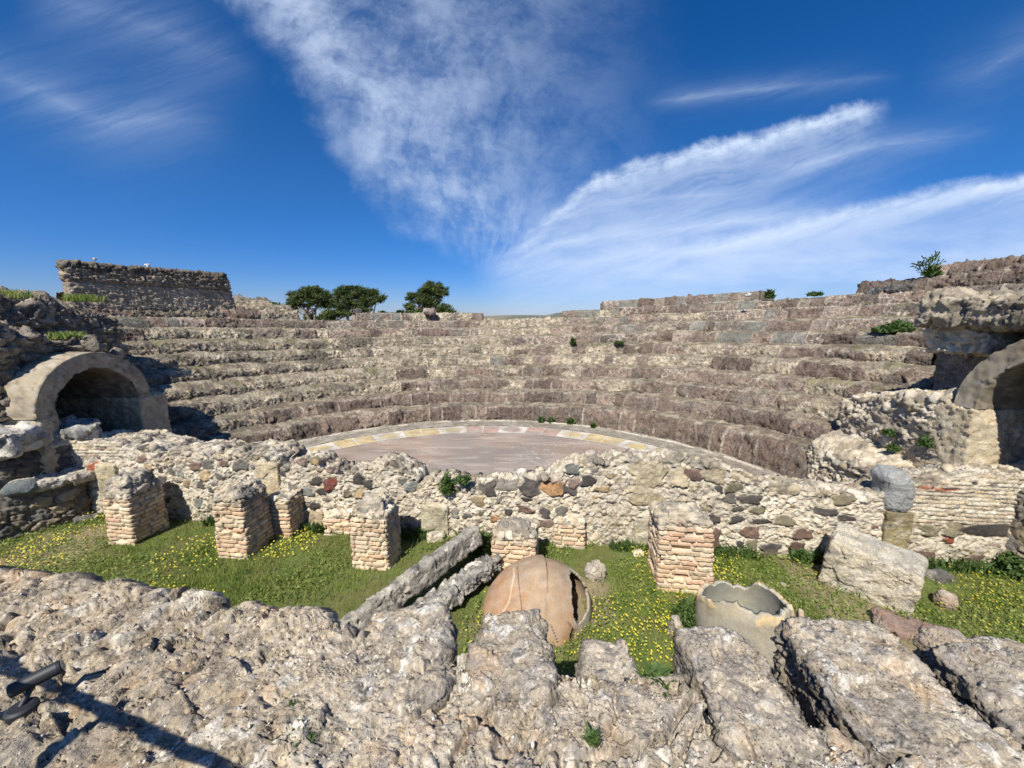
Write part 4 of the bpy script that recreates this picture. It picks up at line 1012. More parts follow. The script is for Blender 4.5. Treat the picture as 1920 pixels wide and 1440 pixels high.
# terracotta jar, lying, half buried
def jarcol(P):
    shp = P.shape[:-1]; n = fbm(P, 3, 4, 7); n2 = fbm(P, 12, 4, 8)
    c = mixc(col((.37, .235, .145), shp), col((.43, .295, .19), shp), sst(n, -.4, .4))
    c = mixc(c, col((.33, .25, .17), shp), sst(P[..., 2] * 1.6 + P[..., 0] * .8 + n * .5 + n2 * .25, .15, .9) * .75)
    c = mixc(c, col((.38, .35, .28), shp), sst(P[..., 0] + .10 * n, .26, .36) * .85)
    c = c * (1 + .16 * n2)[..., None]
    return c
def jar1():
    e = empty('terracotta_jar', (.34, 3.98, 0)); tag(e, 'orange terracotta storage jar half buried in the grass with a dark hole at right', 'jar')
    nu, nv = 240, 120
    U, Vv = np.meshgrid(np.linspace(0, 2 * math.pi, nu), np.linspace(.0, math.pi / 2 + .25, nv), indexing='ij')
    def shell(sc):
        x = np.sin(Vv) * np.cos(U); y = np.sin(Vv) * np.sin(U); z = np.cos(Vv)
        X = x * .60 * sc + .08 * z * 1.0 - .03; Yy = y * .56 * sc; Z = z * .53 * sc - .02 * np.sign(x)
        X = X + np.where(x < 0, -.05 * (1 - z) ** 1.2, .0)
        return np.stack([X, Yy, Z * 1.0], -1)
    P = shell(1); Pi = shell(.945)
    dx_, dz_ = P[..., 0] - .41, P[..., 2] - .30
    ragged = .10 * vnoise(P * 9, 3) + .08 * vnoise(P * 22, 4)
    hole = (np.sqrt((dx_ / .11) ** 2 + (dz_ / .17) ** 2) + ragged * 1.6 < 1) & (P[..., 1] < .10)
    hole2 = (np.sqrt(((P[..., 0] - .30) / .03) ** 2 + ((P[..., 2] - .02) / .12) ** 2) + ragged * 2 < 1) & (P[..., 1] < 0)
    hole |= hole2
    # cracks: narrow grooves following bent lines
    def crack(x0, z0, x1, z1):
        d = np.array([x1 - x0, z1 - z0]); L = np.linalg.norm(d); d /= L
        px = P[..., 0] - x0; pz = P[..., 2] - z0; s_ = px * d[0] + pz * d[1]; q = -px * d[1] + pz * d[0] + .018 * vnoise(np.stack([s_ * 8, 0 * s_, 0 * s_], -1), 9)
        return sst(np.abs(q), .007, .002) * (s_ > 0) * (s_ < L) * (P[..., 1] < .1)
    cr = np.maximum.reduce([crack(-.28, .50, -.18, .05), crack(.06, .22, .14, .02), crack(.25, .2, .33, .08)])
    wl = np.maximum.reduce([crack(-.52, .10, -.30, .45), crack(-.08, .12, .05, .42)])
    N = normals(P); N = np.where((N * P).sum(-1, keepdims=True) < 0, -N, N)
    c = jarcol(P)
    c = mixc(c, col((.05, .04, .03), cr.shape), cr * .9); c = mixc(c, col((.62, .50, .36), cr.shape), wl * .8)
    Q = P + N * (fbm(P, 3, 3, 5) * .008 - cr * .012)[..., None]
    keep = ~(hole[:-1, :-1] | hole[1:, :-1] | hole[1:, 1:] | hole[:-1, 1:])
    f1 = gridf(nu, nv, keep); f2 = gridf(nu, nv, keep, nu * nv)[:, ::-1]
    # rim faces joining both shells along the hole
    a = np.arange(nu * nv).reshape(nu, nv); rim = []
    kb = np.zeros((nu + 1, nv + 1), bool); kb[1:-1, 1:-1][:nu - 1, :nv - 1] = keep
    for i in range(1, nu - 2):
        for j in range(1, nv - 2):
            if keep[i, j]:
                for (di, dj, A_, B_) in ((-1, 0, (i, j), (i, j + 1)), (1, 0, (i + 1, j + 1), (i + 1, j)), (0, -1, (i + 1, j), (i, j)), (0, 1, (i, j + 1), (i + 1, j + 1))):
                    if not keep[i + di, j + dj]:
                        p_, q_ = a[A_], a[B_]; rim.append((p_, q_, q_ + nu * nv, p_ + nu * nv))
    Fc = np.concatenate([f1, f2, np.array(rim)]) if rim else np.concatenate([f1, f2])
    cc2 = np.concatenate([c.reshape(-1, 3), col((.30, .22, .15), (nu * nv,))])
    mesh_from('jar_body', np.concatenate([Q.reshape(-1, 3), Pi.reshape(-1, 3)]), Fc, M_plain, e, cc2)
jar1()
def jar2():
    e = empty('broken_jar', (2.42, 3.55, 0)); e.rotation_euler = (.10, -.10, 0); tag(e, 'broken grey storage jar open at the top, its rough rim patched with yellow mortar', 'jar')
    nu, nv = 260, 70
    U, T = np.meshgrid(np.linspace(-math.pi, math.pi, nu), np.linspace(0, 1, nv), indexing='ij')
    fr = (1 - np.sin(U)) / 2                    # 1 at the front (-y)
    rimh = .35 + .24 * sst(fr, .05, .95) + .07 * np.cos(U + 2.4) + .025 * vnoise(np.stack([np.cos(U) * 3, np.sin(U) * 3, 0 * U], -1), 4) + .03 * vnoise(np.stack([np.cos(U) * 7, np.sin(U) * 7, 0 * U], -1), 5) + .02 * np.round(1.2 * vnoise(np.stack([np.cos(U) * 2.5, np.sin(U) * 2.5, 0 * U], -1), 8))
    rimh = rimh + .10 * sst(np.cos(U), .55, .8) * sst(fr, .6, .3)
    z = -.25 + T * (rimh + .25)
    def rad(z): return .47 * np.sqrt(np.clip(1 - ((z + .02) / 1.0) ** 2, .02, 1)) 
    def shell(off): r = rad(z) - off; return np.stack([r * np.cos(U) + .0 * z, r * np.sin(U) * 1.02, z], -1)
    P = shell(0); Pi = shell(.045)
    n = fbm(P, 4, 4, 3); n2 = fbm(P, 15, 3, 5)
    c = mixc(col((.40, .345, .25), n.shape), col((.33, .30, .235), n.shape), sst(n, -.4, .4)) * (1 + .15 * n2)[..., None]
    rimm = sst(z, rimh - .10 - .05 * n, rimh - .04) * sst(fbm(P, 3.5, 3, 9), -.05, .1)
    c = mixc(c, col((.62, .46, .25), n.shape), rimm * .9)
    ci = mixc(col((.34, .335, .285), n.shape), col((.40, .37, .29), n.shape), sst(n, -.3, .5)) * (1 + .1 * n2)[..., None]
    N = np.stack([np.cos(U), np.sin(U), 0 * U], -1)
    P = P + N * (n * .006 + rimm * .008)[..., None]
    a = np.arange(nu * nv).reshape(nu, nv); rim = np.stack([a[:-1, -1], a[1:, -1], a[1:, -1] + nu * nv, a[:-1, -1] + nu * nv], -1)
    mesh_from('jar_body', np.concatenate([P.reshape(-1, 3), Pi.reshape(-1, 3)]), np.concatenate([gridf(nu, nv), gridf(nu, nv, None, nu * nv)[:, ::-1], rim]), M_plain, e, np.concatenate([c.reshape(-1, 3), ci.reshape(-1, 3)]))
    sh = box('rim_shard', (.20, .05, .34), .02, .012, rough_fn((.42, .34, .24), (.35, .28, .2), .008, 5, 6), M_plain, e, (.56, -.02, .12), (.1, -.25, 1.1))
jar2()
def rock(u, v, size, base, seed, label, rz=0., sink=.25, name='loose_rock', z=0, mat=None, amp=.02, tilt=0, lich=.3, group=None, b2=None):
    p = G(u, v, z)
    o = box(name, size, min(size) * .42, max(.009, min(size) / 22), rough_fn(base, b2, amp, 1.6 / max(size) + 3, seed, 0, lich), mat or M_wall, None, (p[0], p[1], z + size[2] * (.5 - sink)), (tilt, 0, rz))
    return tag(o, label, 'rock', group)
rock(1116, 1080, (.24, .22, .22), (.50, .43, .34), 1, 'lumpy cream rock in the grass behind the jar with the hole', .4, .2, amp=.03)
rock(1770, 1134, (.18, .16, .20), (.42, .33, .25), 2, 'small pointed buff rock in the grass right of the fallen block', .2, .2)
rock(1758, 1085, (.26, .20, .14), (.15, .145, .13), 3, 'dark grey flat rock behind the fallen block', .2)
rock(1722, 1192, (.72, .28, .20), (.27, .19, .15), 4, 'long reddish-brown stone lying in the flowering grass on the right', -.42, .3, amp=.018)
rock(1468, 1097, (.05, .045, .04), (.62, .57, .5), 5, 'tiny white pebble in the grass between the broken jar and the wall', 0, .2)
rock(1197, 1040, (.16, .12, .08), (.60, .54, .43), 6, 'pale crumbled stone at the foot of the upright slab in the wall', 0, .2)
rock(818, 1012, (.26, .14, .16), (.56, .5, .38), 7, 'pale stone at the foot of the wall behind the third pier', .2, .2)
rock(165, 975, (.3, .2, .12), (.18, .17, .15), 8, 'flat grey stone in the grass by the left terrace wall', .5, .3)
rock(1262, 1192, (.10, .12, .30), (.40, .34, .26), 9, 'splintered upright stone fragment left of the broken jar', .3, .2, tilt=.3)
rock(880, 1000, (.16, .16, .22), (.52, .46, .36), 10, 'small cream rubble lump at the upper end of the diagonal slab', .3, .1)
# stones on the skyline
def sky_rock(u, v, r_, size, base, seed, label, rz=0.):
    d = ray(u, v); s_ = r_ / math.hypot(d[0], d[1]); p = d * s_ + [0, 0, H]
    o = box('loose_stone', size, min(size) * .4, .02, rough_fn(base, None, .02, 4, seed, 0, .3), M_far, None, tuple(p), (0, 0, rz)); return tag(o, label, 'rock')
sky_rock(670, 584, 17.9, (.50, .35, .22), (.15, .135, .12), 1, 'dark squared stone lying on the crest in front of the pines')
sky_rock(806, 585, 17.6, (.50, .35, .30), (.36, .28, .24), 2, 'pinkish boulder on the crest below the single pine')
sky_rock(1655, 551, 15.6, (.75, .4, .36), (.10, .10, .10), 3, 'dark boulder on the stepped skyline at right')
sky_rock(1631, 563, 15.4, (.35, .3, .3), (.38, .26, .18), 4, 'brown rounded stone left of the dark skyline boulder')
sky_rock(1556, 573, 15.6, (.33, .3, .26), (.17, .12, .10), 5, 'small reddish round stone alone on the right skyline')
sky_rock(277, 499, 15.0, (.13, .11, .12), (.80, .79, .75), 6, 'bright white stone on top of the high wall fragment')
sky_rock(178, 486, 13.9, (.10, .09, .08), (.74, .72, .66), 7, 'small white stone near the left end of the high wall fragment')
sky_rock(1402, 553, 15.2, (.15, .12, .12), (.82, .80, .76), 8, 'white pebble on the highest grey block of the right seating')
sky_rock(1690, 541, 15.4, (.7, .4, .25), (.15, .14, .13), 9, 'flat grey stone on the skyline right of the dark boulder')
print('things', round(time.time() - T0, 1))

# ------------------------------------------------------------------ spotlight and railing at lower left
def tube(bmv, a, b, r0, r1, n=28, caps=True):
    a, b = np.array(a, float), np.array(b, float); d = b - a; d /= np.linalg.norm(d)
    t = np.array([0, 0, 1.]) if abs(d[2]) < .9 else np.array([1., 0, 0]); e1 = np.cross(d, t); e1 /= np.linalg.norm(e1); e2 = np.cross(d, e1)
    V, Fq = bmv; o = len(V)
    for (c, r) in ((a, r0), (b, r1)):
        for i in range(n):
            an = 2 * math.pi * i / n; V.append(c + r * (math.cos(an) * e1 + math.sin(an) * e2))
    for i in range(n): j = (i + 1) % n; Fq.append((o + i, o + j, o + n + j, o + n + i))
    if caps:
        V.append(a); V.append(b); ca, cb = len(V) - 2, len(V) - 1
        for i in range(n): j = (i + 1) % n; Fq.append((o + j, o + i, ca, ca)); Fq.append((o + n + i, o + n + j, cb, cb))
def polymesh(name, bmv, mat, parent=None, smooth=False):
    V, Fq = bmv; m = bpy.data.meshes.new(name)
    m.from_pydata([tuple(v) for v in V], [], [tuple(dict.fromkeys(f)) for f in Fq]); m.materials.append(mat)
    if smooth: m.polygons.foreach_set('use_smooth', [True] * len(m.polygons))
    o = bpy.data.objects.new(name, m); C.objects.link(o)
    if parent: o.parent = parent
    return o
sp0 = G(42, 1338, 1.75)
e = empty('spotlight', tuple(sp0)); e.scale = (.64, .64, .64); tag(e, 'dark grey cylindrical floodlight on a round base fixed to the stone at lower left', 'spotlight')
b_ = ([], []); tube(b_, (0, 0, 0), (0, 0, .045), .078, .072); tube(b_, (0, 0, .045), (0, 0, .055), .072, .055); polymesh('base', b_, M_black, e)
b_ = ([], []); tube(b_, (0.0, 0, .05), (-.01, .09, .13), .016, .016); polymesh('bracket', b_, M_black, e)
b_ = ([], []); tube(b_, (-.085, .03, .13), (.075, .16, .17), .043, .043); tube(b_, (.075, .16, .17), (.087, .17, .174), .043, .038); polymesh('lamp_housing', b_, M_black, e)
b_ = ([], []); tube(b_, (.088, .171, .1745), (.090, .173, .175), .037, .037); polymesh('lens', b_, M_glass, e)
b_ = ([], [])
pts = [(-.05, -.03, .0), (-.25, -.10, -.01), (-.5, -.12, -.02), (-.9, -.05, -.02)]
for q0, q1 in zip(pts[:-1], pts[1:]): tube(b_, q0, q1, .008, .008, 8)
polymesh('cable', b_, M_black, e)
rl = empty('metal_railing', (-1.4, .3, 1.7)); tag(rl, 'dark metal railing beside the viewpoint whose shadow falls across the stone at lower left', 'railing')
def rw(p): return np.array(p) - np.array([-1.4, .3, 1.7])
SD = np.array([math.sin(SUN_AZ), math.cos(SUN_AZ)]) / math.tan(SUN_EL)
def caster(u, v, h):
    g = G(u, v, 1.72); return np.array([g[0] - SD[0] * h, g[1] - SD[1] * h, 1.72 + h])
a1, a2 = caster(205, 1335, 1.0), caster(400, 1425, 1.0)
dr = a2 - a1; dr /= np.linalg.norm(dr)
for nm, q0, q1, r_ in (('top_rail', a1 - dr * .9, a2 + dr * 1.6, .021), ('lower_rail', a1 - dr * .9 - [0, 0, .45], a2 + dr * 1.6 - [0, 0, .45], .012)):
    b_ = ([], []); tube(b_, rw(q0), rw(q1), r_, r_, 12); polymesh(nm, b_, M_iron, rl, True)
for s_ in (-.75, .02, 1.5):
    q = a1 + dr * s_; b_ = ([], []); w_ = .035
    tube(b_, rw((q[0], q[1], 1.65)), rw((q[0], q[1], q[2] + .04)), w_ * .8, w_ * .8, 12); polymesh('post', b_, M_iron, rl, True)

# ------------------------------------------------------------------ vegetation
def blades(n, pos, hgt, wid, seed, lean=.5, zfn=None):
    g = np.random.default_rng(seed)
    a = g.uniform(0, 2 * math.pi, n); l = g.uniform(.1, 1, n) * lean; h = hgt * g.uniform(.5, 1.3, n); w = wid * g.uniform(.6, 1.4, n)
    t = g.uniform(0, 2 * math.pi, n)
    ex = np.stack([np.cos(a), np.sin(a), 0 * a], -1) * w[:, None] / 2
    tip = np.stack([np.cos(t) * l * h, np.sin(t) * l * h, h], -1)
    mid = tip * .5 * np.array([.7, .7, 1.2])
    V = np.stack([pos - ex, pos + ex, pos + mid + ex * .8, pos + mid - ex * .8, pos + tip], 1).reshape(-1, 3)
    b = np.arange(n)[:, None] * 5
    Fq = np.concatenate([b + np.array([[0, 1, 2, 3]]), b + np.array([[3, 2, 4, 4]])])
    return V, Fq
def bmesh_out(name, V, Fq, mat, parent=None):
    tri = Fq[Fq[:, 2] == Fq[:, 3]][:, :3]; qd = Fq[Fq[:, 2] != Fq[:, 3]]
    T3 = np.concatenate([tri, qd[:, [0, 1, 2]], qd[:, [0, 2, 3]]])
    return mesh_from(name, V, T3, mat, parent, None, False)
g = np.random.default_rng(3)
def pit_points(n, seed):
    g = np.random.default_rng(seed)
    x = g.uniform(-8.2, 8, n * 2); y = g.uniform(1.4, 6.3, n * 2)
    m = (y < WY + WM * x - .02) & (y > 1.2) & (x > -8.3 + (y - 4.3) * .70 - .05)
    m &= (np.hypot(x - 2.42, y - 3.55) > .52) & (np.hypot(x - .34, y - 3.98) > .5)
    p = np.stack([x, y, 0 * x - .01], -1)[m]
    return p[:n]
pp = pit_points(230000, 4)
dry = fbm(pp, .75, 3, 11) + .55 * np.exp(-((pp[:, 0] + 2.6) / 1.3) ** 2 - ((pp[:, 1] - 3.9) / .9) ** 2) + .3 * np.exp(-((pp[:, 0] - 3.0) / .8) ** 2 - ((pp[:, 1] - 4.4) / .5) ** 2)
dens = fbm(pp, 1.6, 3, 12)
keep = np.random.default_rng(1).random(len(pp)) < np.clip(.75 - .9 * sst(dry, .1, .6), .1, 1)
lush = pp[keep]; hl = (.055 + .035 * fbm(lush, 1.2, 3, 13) + .05 * sst(fbm(lush, .5, 2, 15), .2, .6)).clip(.02, .14)
V, Fq = blades(len(lush), lush, 1.0, .012, 5, .8)
o_h = np.repeat(hl, 5); base = np.repeat(lush, 5, 0); V = base + (V - base) * np.stack([np.clip(o_h * 1, .02, 1) * 0 + 1, np.ones_like(o_h), np.ones_like(o_h)], -1) * np.where(np.arange(len(V))[:, None] % 5 >= 2, o_h[:, None], 1.)
struct(bmesh_out('grass', V, Fq, M_grass), 'stuff')
dp = pp[~keep][:60000]; V, Fq = blades(len(dp), dp, .025, .007, 6, 1.4); struct(bmesh_out('dry_grass', V, Fq, M_dry), 'stuff')
tl = pit_points(9000, 14); tl = tl[fbm(tl, .8, 3, 16) > .05]
V, Fq = blades(len(tl), tl, .13, .007, 15, .9); struct(bmesh_out('tall_grass', V, Fq, M_grass), 'stuff')
# low leafy ground cover
cv = pit_points(90000, 9); cv = cv[fbm(cv, 1.1, 3, 21) > -.05]
cv[:, 2] = .01 + .05 * np.random.default_rng(2).random(len(cv))
V, Fq = blades(len(cv), cv, .018, .020, 7, 2.6); struct(bmesh_out('clover', V, Fq, M_grass), 'stuff')

# soil under the grass
X, Y = np.meshgrid(np.linspace(-9, 9, 460), np.linspace(1.0, 6.6, 170), indexing='ij')
struct(sheet('soil', np.stack([X, Y, 0 * X + .0], -1), lambda P, N: (fbm(P, 2, 4, 3) * .015, mixc(mixc(col((.12, .15, .04), P.shape[:2]), col((.14, .14, .05), P.shape[:2]), sst(fbm(P, 3, 4, 5), -.4, .4)), col((.27, .22, .13), P.shape[:2]), sst(fbm(P, .75, 3, 11) + .55 * np.exp(-((P[..., 0] + 2.6) / 1.3) ** 2 - ((P[..., 1] - 3.9) / .9) ** 2), .15, .6))), M_wall))

# yellow daisies: the 300 that show largest are single plants, the others one mass
def flower_mesh():
    V = []; Fq = []; n = 8
    for i in range(n):
        a = 2 * math.pi * i / n; a0, a1 = a - .34, a + .34
        o = len(V); V += [(0, 0, 0), (.65 * math.cos(a0), .65 * math.sin(a0), .10), (1.0 * math.cos(a), 1.0 * math.sin(a), .05), (.65 * math.cos(a1), .65 * math.sin(a1), .10)]
        Fq.append((o, o + 1, o + 2, o + 3))
    return np.array(V), Fq
FV, FF = flower_mesh()
fm = bpy.data.meshes.new('petals'); 
fpos = pit_points(34000, 31)
dn = fbm(fpos, .9, 3, 33) + .55 * sst(fpos[:, 0], 3.6, 6.2) * sst(fpos[:, 1], 4.9, 3.4) + .25 * np.exp(-((fpos[:, 0] - .0) / 1) ** 2) * 0
dn = dn - .22 * sst(fpos[:, 0], 0, -2)
fpos = fpos[dn + np.random.default_rng(5).uniform(-.6, .6, len(fpos)) > .30]
fr_ = np.random.default_rng(8)
dist = np.linalg.norm(fpos - np.array([0, 0, H]), axis=1)
fpos[:, 2] = .05 + .05 * fr_.random(len(fpos))
vis = np.abs(fpos[:, 0] / (fpos[:, 1] * cp + 3.2 * sp)) < 1.30
hidden = (fpos[:, 1] * (H - 1.75) / H < 0)
# a flower is seen when the line to the camera clears the stage edge
clear = fpos[:, 1] * (H - 1.80) / (H - fpos[:, 2]) > EY(fpos[:, 0] * (H - 1.8) / H) + .03
vis &= clear
order = np.argsort(np.where(vis, dist, 99)); fpos = fpos[order]; ntot = len(fpos)
print('flowers', ntot, int(vis.sum()))
o0 = None
for i in range(min(300, ntot)):
    s_ = fr_.uniform(.008, .015)
    if o0 is None:
        m = bpy.data.meshes.new('yellow_daisy'); m.from_pydata([tuple(v) for v in FV], [], FF); m.materials.append(M_yellow)
        o0 = bpy.data.objects.new('yellow_daisy', m); tag(o0, 'small yellow daisy in the grass', 'flower', 'yellow daisies scattered in the grass'); f_ = o0
    else: f_ = o0.copy()
    C.objects.link(f_)
    f_.location = tuple(fpos[i]); f_.scale = (s_, s_, s_); f_.rotation_euler = (fr_.uniform(-.35, .5), fr_.uniform(-.5, .2), fr_.uniform(0, 6))
rest = fpos[300:]; s_ = fr_.uniform(.007, .014, len(rest))
VV = rest[:, None, :] + FV[None] * s_[:, None, None]
VV[..., 2] += (FV[None, :, 1] * s_[:, None]) * .35 - (FV[None, :, 0] * s_[:, None]) * .2
FA = np.array(FF)[None] + (np.arange(len(rest)) * len(FV))[:, None, None]
struct(mesh_from('daisy_carpet', VV.reshape(-1, 3), FA.reshape(-1, 4), M_yellow, None, None, False), 'stuff')

g = np.random.default_rng(91); xx = g.uniform(-5.6, 6.6, 5200); xx = xx[vnoise(np.stack([xx * 1.9, 0 * xx, 0 * xx], -1), 8) > -.15]
q = np.stack([xx, WY + WM * xx - g.uniform(.0, .16, len(xx)), np.full(len(xx), .0)], -1)
V, Fq = blades(len(q), q, .15, .020, 92, 1.1); struct(bmesh_out('wall_foot_weeds', V, Fq, M_leaf), 'stuff')
# grit lying on the stage wall
g = np.random.default_rng(44); n_ = 2600
sv = np.zeros(len(stg.data.vertices) * 3, np.float32); stg.data.vertices.foreach_get('co', sv); sv = sv.reshape(-1, 3)
sv = sv[(sv[:, 2] > 1.62) & (sv[:, 1] > .9) & (np.abs(sv[:, 0]) < 2.8)]; q = sv[g.integers(0, len(sv), n_)].astype(float)
oct_ = np.array([(1, 0, 0), (-1, 0, 0), (0, 1, 0), (0, -1, 0), (0, 0, 1), (0, 0, -1)], float)
of = np.array([(0, 2, 4), (2, 1, 4), (1, 3, 4), (3, 0, 4), (2, 0, 5), (1, 2, 5), (3, 1, 5), (0, 3, 5)])
sz = g.uniform(.002, .006, n_) * (1 + 1.3 * (g.random(n_) > .95)); A_ = g.normal(size=(n_, 6, 3)) * .3 + oct_[None]
q[:, 2] += .001
GV = q[:, None] + A_ * sz[:, None, None]; GF = of[None] + (np.arange(n_) * 6)[:, None, None]
gc = np.repeat(pick(((.62, .57, .48), (.45, .38, .28), (.30, .26, .2), (.7, .66, .58)), g.random(n_)), 6, 0)
struct(mesh_from('grit', GV.reshape(-1, 3), GF.reshape(-1, 3), M_plain, None, gc, False), 'stuff')
# weeds and tufts
GW = 'weeds rooted in the masonry'
def leaf_tuft(p, rad, hgt, n, seed, label, lw=.02, name='weed', mat=None, blade=False, group=GW):
    g = np.random.default_rng(seed); d = g.normal(size=(n, 3)); d /= np.linalg.norm(d, axis=1, keepdims=True)
    q = d * g.random((n, 1)) ** .5 * np.array([rad, rad, hgt]); q[:, 2] = np.abs(q[:, 2])
    if blade: q[:, 2] *= .1
    V, Fq = blades(n, q, hgt if blade else lw * 1.7, lw, seed + 1, .7 if blade else 2.2)
    o = bmesh_out(name, V, Fq, mat or M_leaf); o.location = tuple(p); tag(o, label, 'plant', group); return o
leaf_tuft(G(1232, 1288, 1.62) + [0, 0, -.02], .055, .09, 260, 1, 'leafy green weed in the notch between the edge blocks', .022)
leaf_tuft(G(556, 1400, 1.70), .07, .06, 380, 2, 'low spreading weed in a crack at the bottom of the picture', .012)
leaf_tuft(G(548, 1340, 1.71), .03, .05, 120, 3, 'thin weed below the single yellow flower on the stone', .010)
leaf_tuft(G(1110, 1392, 1.70), .022, .04, 90, 4, 'small dark weed growing on the bare stone at bottom centre', .012)
leaf_tuft(onwall(838, 925, .02), .10, .30, 420, 5, 'dark green weed hanging in the corner of the rubble wall', .03)
leaf_tuft(onwall(868, 905, .02), .13, .08, 260, 6, 'green weed along the top of the rubble wall left of centre', .03)
leaf_tuft(G(892, 1040, .05) + [0, .05, 0], .16, .28, 260, 7, 'broad-leaved weed growing in the gap of the diagonal slabs', .06)
leaf_tuft(G(1290, 1175, 0), .20, .30, 900, 8, 'dense feathery green weed left of the broken jar', .020)
leaf_tuft(G(1890, 1080, 0), .15, .30, 420, 9, 'tall leafy weed at the foot of the dark pier at right', .035)
leaf_tuft(G(1500, 1052, 0), .14, .15, 300, 10, 'leafy weed at the foot of the wall left of the fallen block', .03)
for i, (u, v, w_, k_, lb) in enumerate([(1015, 792, .16, 1, 'green tuft at the foot of the lowest tier, first from the left'), (1033, 793, .16, 1, 'green tuft at the foot of the lowest tier, second from the left'), (1070, 796, .20, 1, 'bigger green tuft at the foot of the lowest tier, third from the left'), (1112, 802, .12, 1, 'low green tuft at the foot of the lowest tier, rightmost')]):
    leaf_tuft(G(u, v, .12), w_ * .6, w_, 200, 20 + i, lb, .04)
def tier_pt(u, k, off=.2):
    """a point on tier k's tread in the direction u"""
    a = (u - 960) / F; lo_, hi_ = 0.1, 40.
    for _ in range(50):
        y = (lo_ + hi_) / 2; x = a * (y * cp + 1.0 * sp)
        if math.hypot(x - CX, y - CY) < row_r(k) + off or y < CY * .2: lo_ = y
        else: hi_ = y
    return np.array([x, y, float(row_z(k, np.array(x)))])
for i, (u, k, off, rd, h_, n_, lb) in enumerate([(1432, 10, .25, .16, .28, 350, 'bright green bush beside the highest grey blocks'), (1660, 7, .35, .34, .14, 800, 'wide grassy patch growing on the right tiers'), (1675, 7, .5, .30, .26, 600, 'dark leafy bush behind the grassy patch on the right tiers'),
        (1515, 10, .5, .22, .10, 260, 'low green shrub on the right skyline'), (1074, 6, .1, .10, .30, 250, 'dark weed growing from a crack near the centre of the tiers'), (1160, 6, .1, .2, .08, 150, 'flat weed on a middle tier'), (1720, 11, .3, .2, .22, 300, 'green weed at the foot of the skyline shrub')]):
    leaf_tuft(tier_pt(u, k, off), rd, h_, n_, 40 + i, lb, .05, 'bush' if h_ > .3 else 'weed')
for i, (x, y, z, rd, h_, lb) in enumerate([(7.0, 5.55, 2.0, .12, .16, 'green fern at the foot of the right arch ring'), (6.45, 5.75, 1.35, .10, .16, 'green fern hanging on the cream masonry, nearest the right arch'), (6.42, 6.3, 1.35, .08, .10, 'small fern on the cream masonry, upper of two'), (6.42, 6.2, 1.12, .08, .10, 'small fern on the cream masonry, lower of two'), (6.9, 4.9, 3.45, .14, .14, 'tuft of green over the crown of the right arch')]):
    leaf_tuft((x - .02, y, z), rd, h_, 220, 60 + i, lb, .03)
for i, (x, y, z, rd, h_, lb) in enumerate([(-8.3, 7.2, 2.95, .25, .12, 'grass tuft on the ledge above the left arch'), (-9.7, 7.6, 3.7, .35, .15, 'grass tuft on the upper rubble heap left of the wall fragment'), (-9.6, 8.8, 3.7, .35, .15, 'grass tuft below the high wall fragment')]):
    leaf_tuft((x, y, z), rd, h_, 420, 70 + i, lb, .02, 'weed', M_grass, True)
# grass on the low terrace
tp = np.random.default_rng(6); n_ = 9000
ex = np.array([math.cos(th_l), math.sin(th_l)]); ey = np.array([-math.sin(th_l), math.cos(th_l)])
a_ = tp.uniform(.1, 2.85, n_); b_2 = tp.uniform(.22, 1.2, n_)
q = np.stack([-8.85 + ex[0] * a_ + ey[0] * b_2, 3.65 + ex[1] * a_ + ey[1] * b_2, np.full(n_, .69)], -1)
q = q[fbm(q, 2.2, 3, 7) > -.15]
V, Fq = blades(len(q), q, .05, .012, 8, 1.0); struct(bmesh_out('terrace_grass', V, Fq, M_grass), 'stuff')
# bare twiggy shrub on the skyline
p = tier_pt(1712, 11, .3) + [0, 0, .1]
b_ = ([], []); g = np.random.default_rng(12)
for i in range(13):
    a = g.uniform(-1.2, 1.2) - .3; L = g.uniform(.28, .5); q0 = np.zeros(3); d = np.array([math.sin(a), g.uniform(-.3, .3), math.cos(a)])
    q1 = q0 + d * L * .6; tube(b_, q0, q1, .008, .006, 5, False)
    for j in range(4):
        d2 = d + g.normal(size=3) * .5; q2 = q1 + d2 * L * .25; tube(b_, q1, q2, .006, .004, 5, False)
        for kk in range(2): tube(b_, q2, q2 + (d2 + g.normal(size=3) * .8) * .05, .008, .012, 5, False)
o = polymesh('dry_shrub', b_, M_leaf); o.location = tuple(p); tag(o, 'thin twiggy shrub standing against the sky on the right skyline', 'shrub')

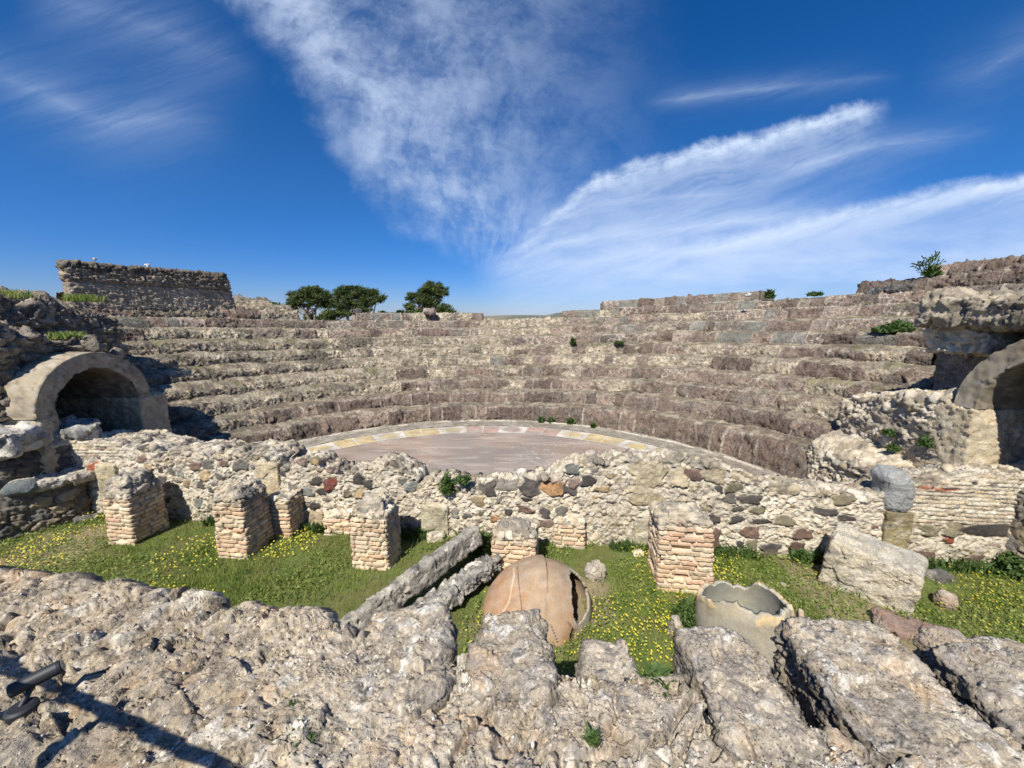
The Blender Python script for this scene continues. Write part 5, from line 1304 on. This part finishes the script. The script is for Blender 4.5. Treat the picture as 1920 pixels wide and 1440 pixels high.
# ------------------------------------------------------------------ pines
def pine(lobes, D, seed, label, trunks):
    us = [l[0] for l in lobes]; u0 = trunks[0][0]
    base = atY(u0, 600, D); e = empty('pine_tree', (base[0], D, 0)); tag(e, label, 'tree', 'umbrella pines beyond the seating')
    g = np.random.default_rng(seed); Vs = []; n_tot = 0
    px = D * cp / F / cp
    for (u, v, ru, rv) in lobes:
        c = atY(u, v, D) - np.array([base[0], D, 0]); a = ru * px; b = rv * px
        n = int(380 + 520 * a * b)
        # clumps of needles: each clump is a small cushion
        ncl = int(11 + 11 * a * b)
        cd_ = g.normal(size=(ncl, 3)); cd_ /= np.linalg.norm(cd_, axis=1, keepdims=True)
        cc_ = cd_ * g.uniform(.45, .95, (ncl, 1)) * np.array([a, a * .8, b])
        idx = g.integers(0, ncl, n * 3); q = cc_[idx] + g.normal(size=(n * 3, 3)) * np.array([.28, .28, .17]) * g.uniform(.5, 1.1, (n * 3, 1))
        Vs.append(q + c)
    q = np.concatenate(Vs); V, Fq = blades(len(q), q, .20, .11, seed, 1.8)
    bmesh_out('crown', V, Fq, M_pine, e)
    bv = ([], [])
    for (ub, ut, vt, r_) in trunks:
        a = atY(ub, 642, D) - np.array([base[0], D, 0]); t_ = atY(ut, vt, D) - np.array([base[0], D, 0]); a[2] = 0
        m1 = a * .6 + t_ * .4 + g.normal(size=3) * .25; m2 = a * .25 + t_ * .75 + g.normal(size=3) * .3
        tube(bv, a, m1, r_ * 1.2, r_, 8, False); tube(bv, m1, m2, r_, r_ * .7, 8, False); tube(bv, m2, t_, r_ * .7, r_ * .4, 8, False)
        for (u, v, ru, rv) in lobes:
            if g.random() < .85:
                c = atY(u, v + rv * .3, D) - np.array([base[0], D, 0]); s0 = m1 * .4 + m2 * .6 if g.random() < .5 else m2
                mm = (s0 + c) / 2 + np.array([0, g.normal() * .3, -.3]); tube(bv, s0, mm, r_ * .4, r_ * .3, 6, False); tube(bv, mm, c, r_ * .3, r_ * .12, 6, False)
    V, Fq = bv; T = []
    for f in Fq: T += [(f[0], f[1], f[2]), (f[0], f[2], f[3])]
    mesh_from('trunk', np.array(V), np.array(T), M_bark, e, col((.26, .20, .15), (len(V),)))
pine([(585, 545, 26, 9), (562, 556, 20, 12), (598, 556, 24, 11), (580, 566, 28, 10), (612, 561, 14, 9), (549, 574, 10, 7), (608, 572, 12, 7), (555, 566, 12, 9)], 60, 1, 'left umbrella pine with a broad flat dark crown', [(588, 586, 560, .30), (592, 600, 565, .2)])
pine([(660, 545, 28, 9), (640, 549, 12, 9), (680, 552, 22, 11), (640, 570, 22, 11), (665, 562, 26, 12), (650, 584, 26, 9), (690, 566, 14, 9), (712, 560, 9, 6), (702, 550, 9, 6), (620, 590, 16, 8), (680, 580, 20, 9), (610, 600, 14, 7), (690, 597, 14, 8)], 58, 2, 'middle umbrella pine with a thin branch reaching out to the right', [(655, 660, 560, .28), (668, 705, 566, .16)])
pine([(812, 540, 22, 11), (826, 548, 16, 11), (800, 548, 14, 9), (778, 560, 15, 11), (798, 566, 17, 12), (812, 568, 12, 12), (768, 576, 8, 5), (832, 579, 16, 8), (845, 587, 8, 5), (778, 588, 18, 9), (800, 586, 20, 9), (820, 590, 14, 6)], 62, 3, 'single pine at centre left with separate rounded crowns', [(797, 800, 545, .26), (790, 782, 560, .2)])
# far shrubs peeping over the crest
def farbush(u0, u1, v, D, seed, label):
    a = atY(u0, v, D); b = atY(u1, v, D); g = np.random.default_rng(seed); n = 2600
    q = np.stack([g.uniform(a[0], b[0], n), D + g.uniform(-1, 1, n), np.zeros(n)], -1)
    top = a[2] + .5 * vnoise(np.stack([q[:, 0] * .9, 0 * q[:, 0], 0 * q[:, 0]], -1), seed); q[:, 2] = top * g.random(n) ** .5
    V, Fq = blades(n, q, .3, .2, seed, 1.8); o = bmesh_out('far_shrub', V, Fq, M_pine); tag(o, label, 'shrub')
farbush(480, 545, 574, 70, 1, 'low dark scrub peeping over the crest left of the pines')
farbush(712, 770, 586, 70, 2, 'thin scrub line on the crest between the pines')
farbush(575, 625, 596, 64, 3, 'dark scrub at the foot of the left pine')
print('done', round(time.time() - T0, 1))
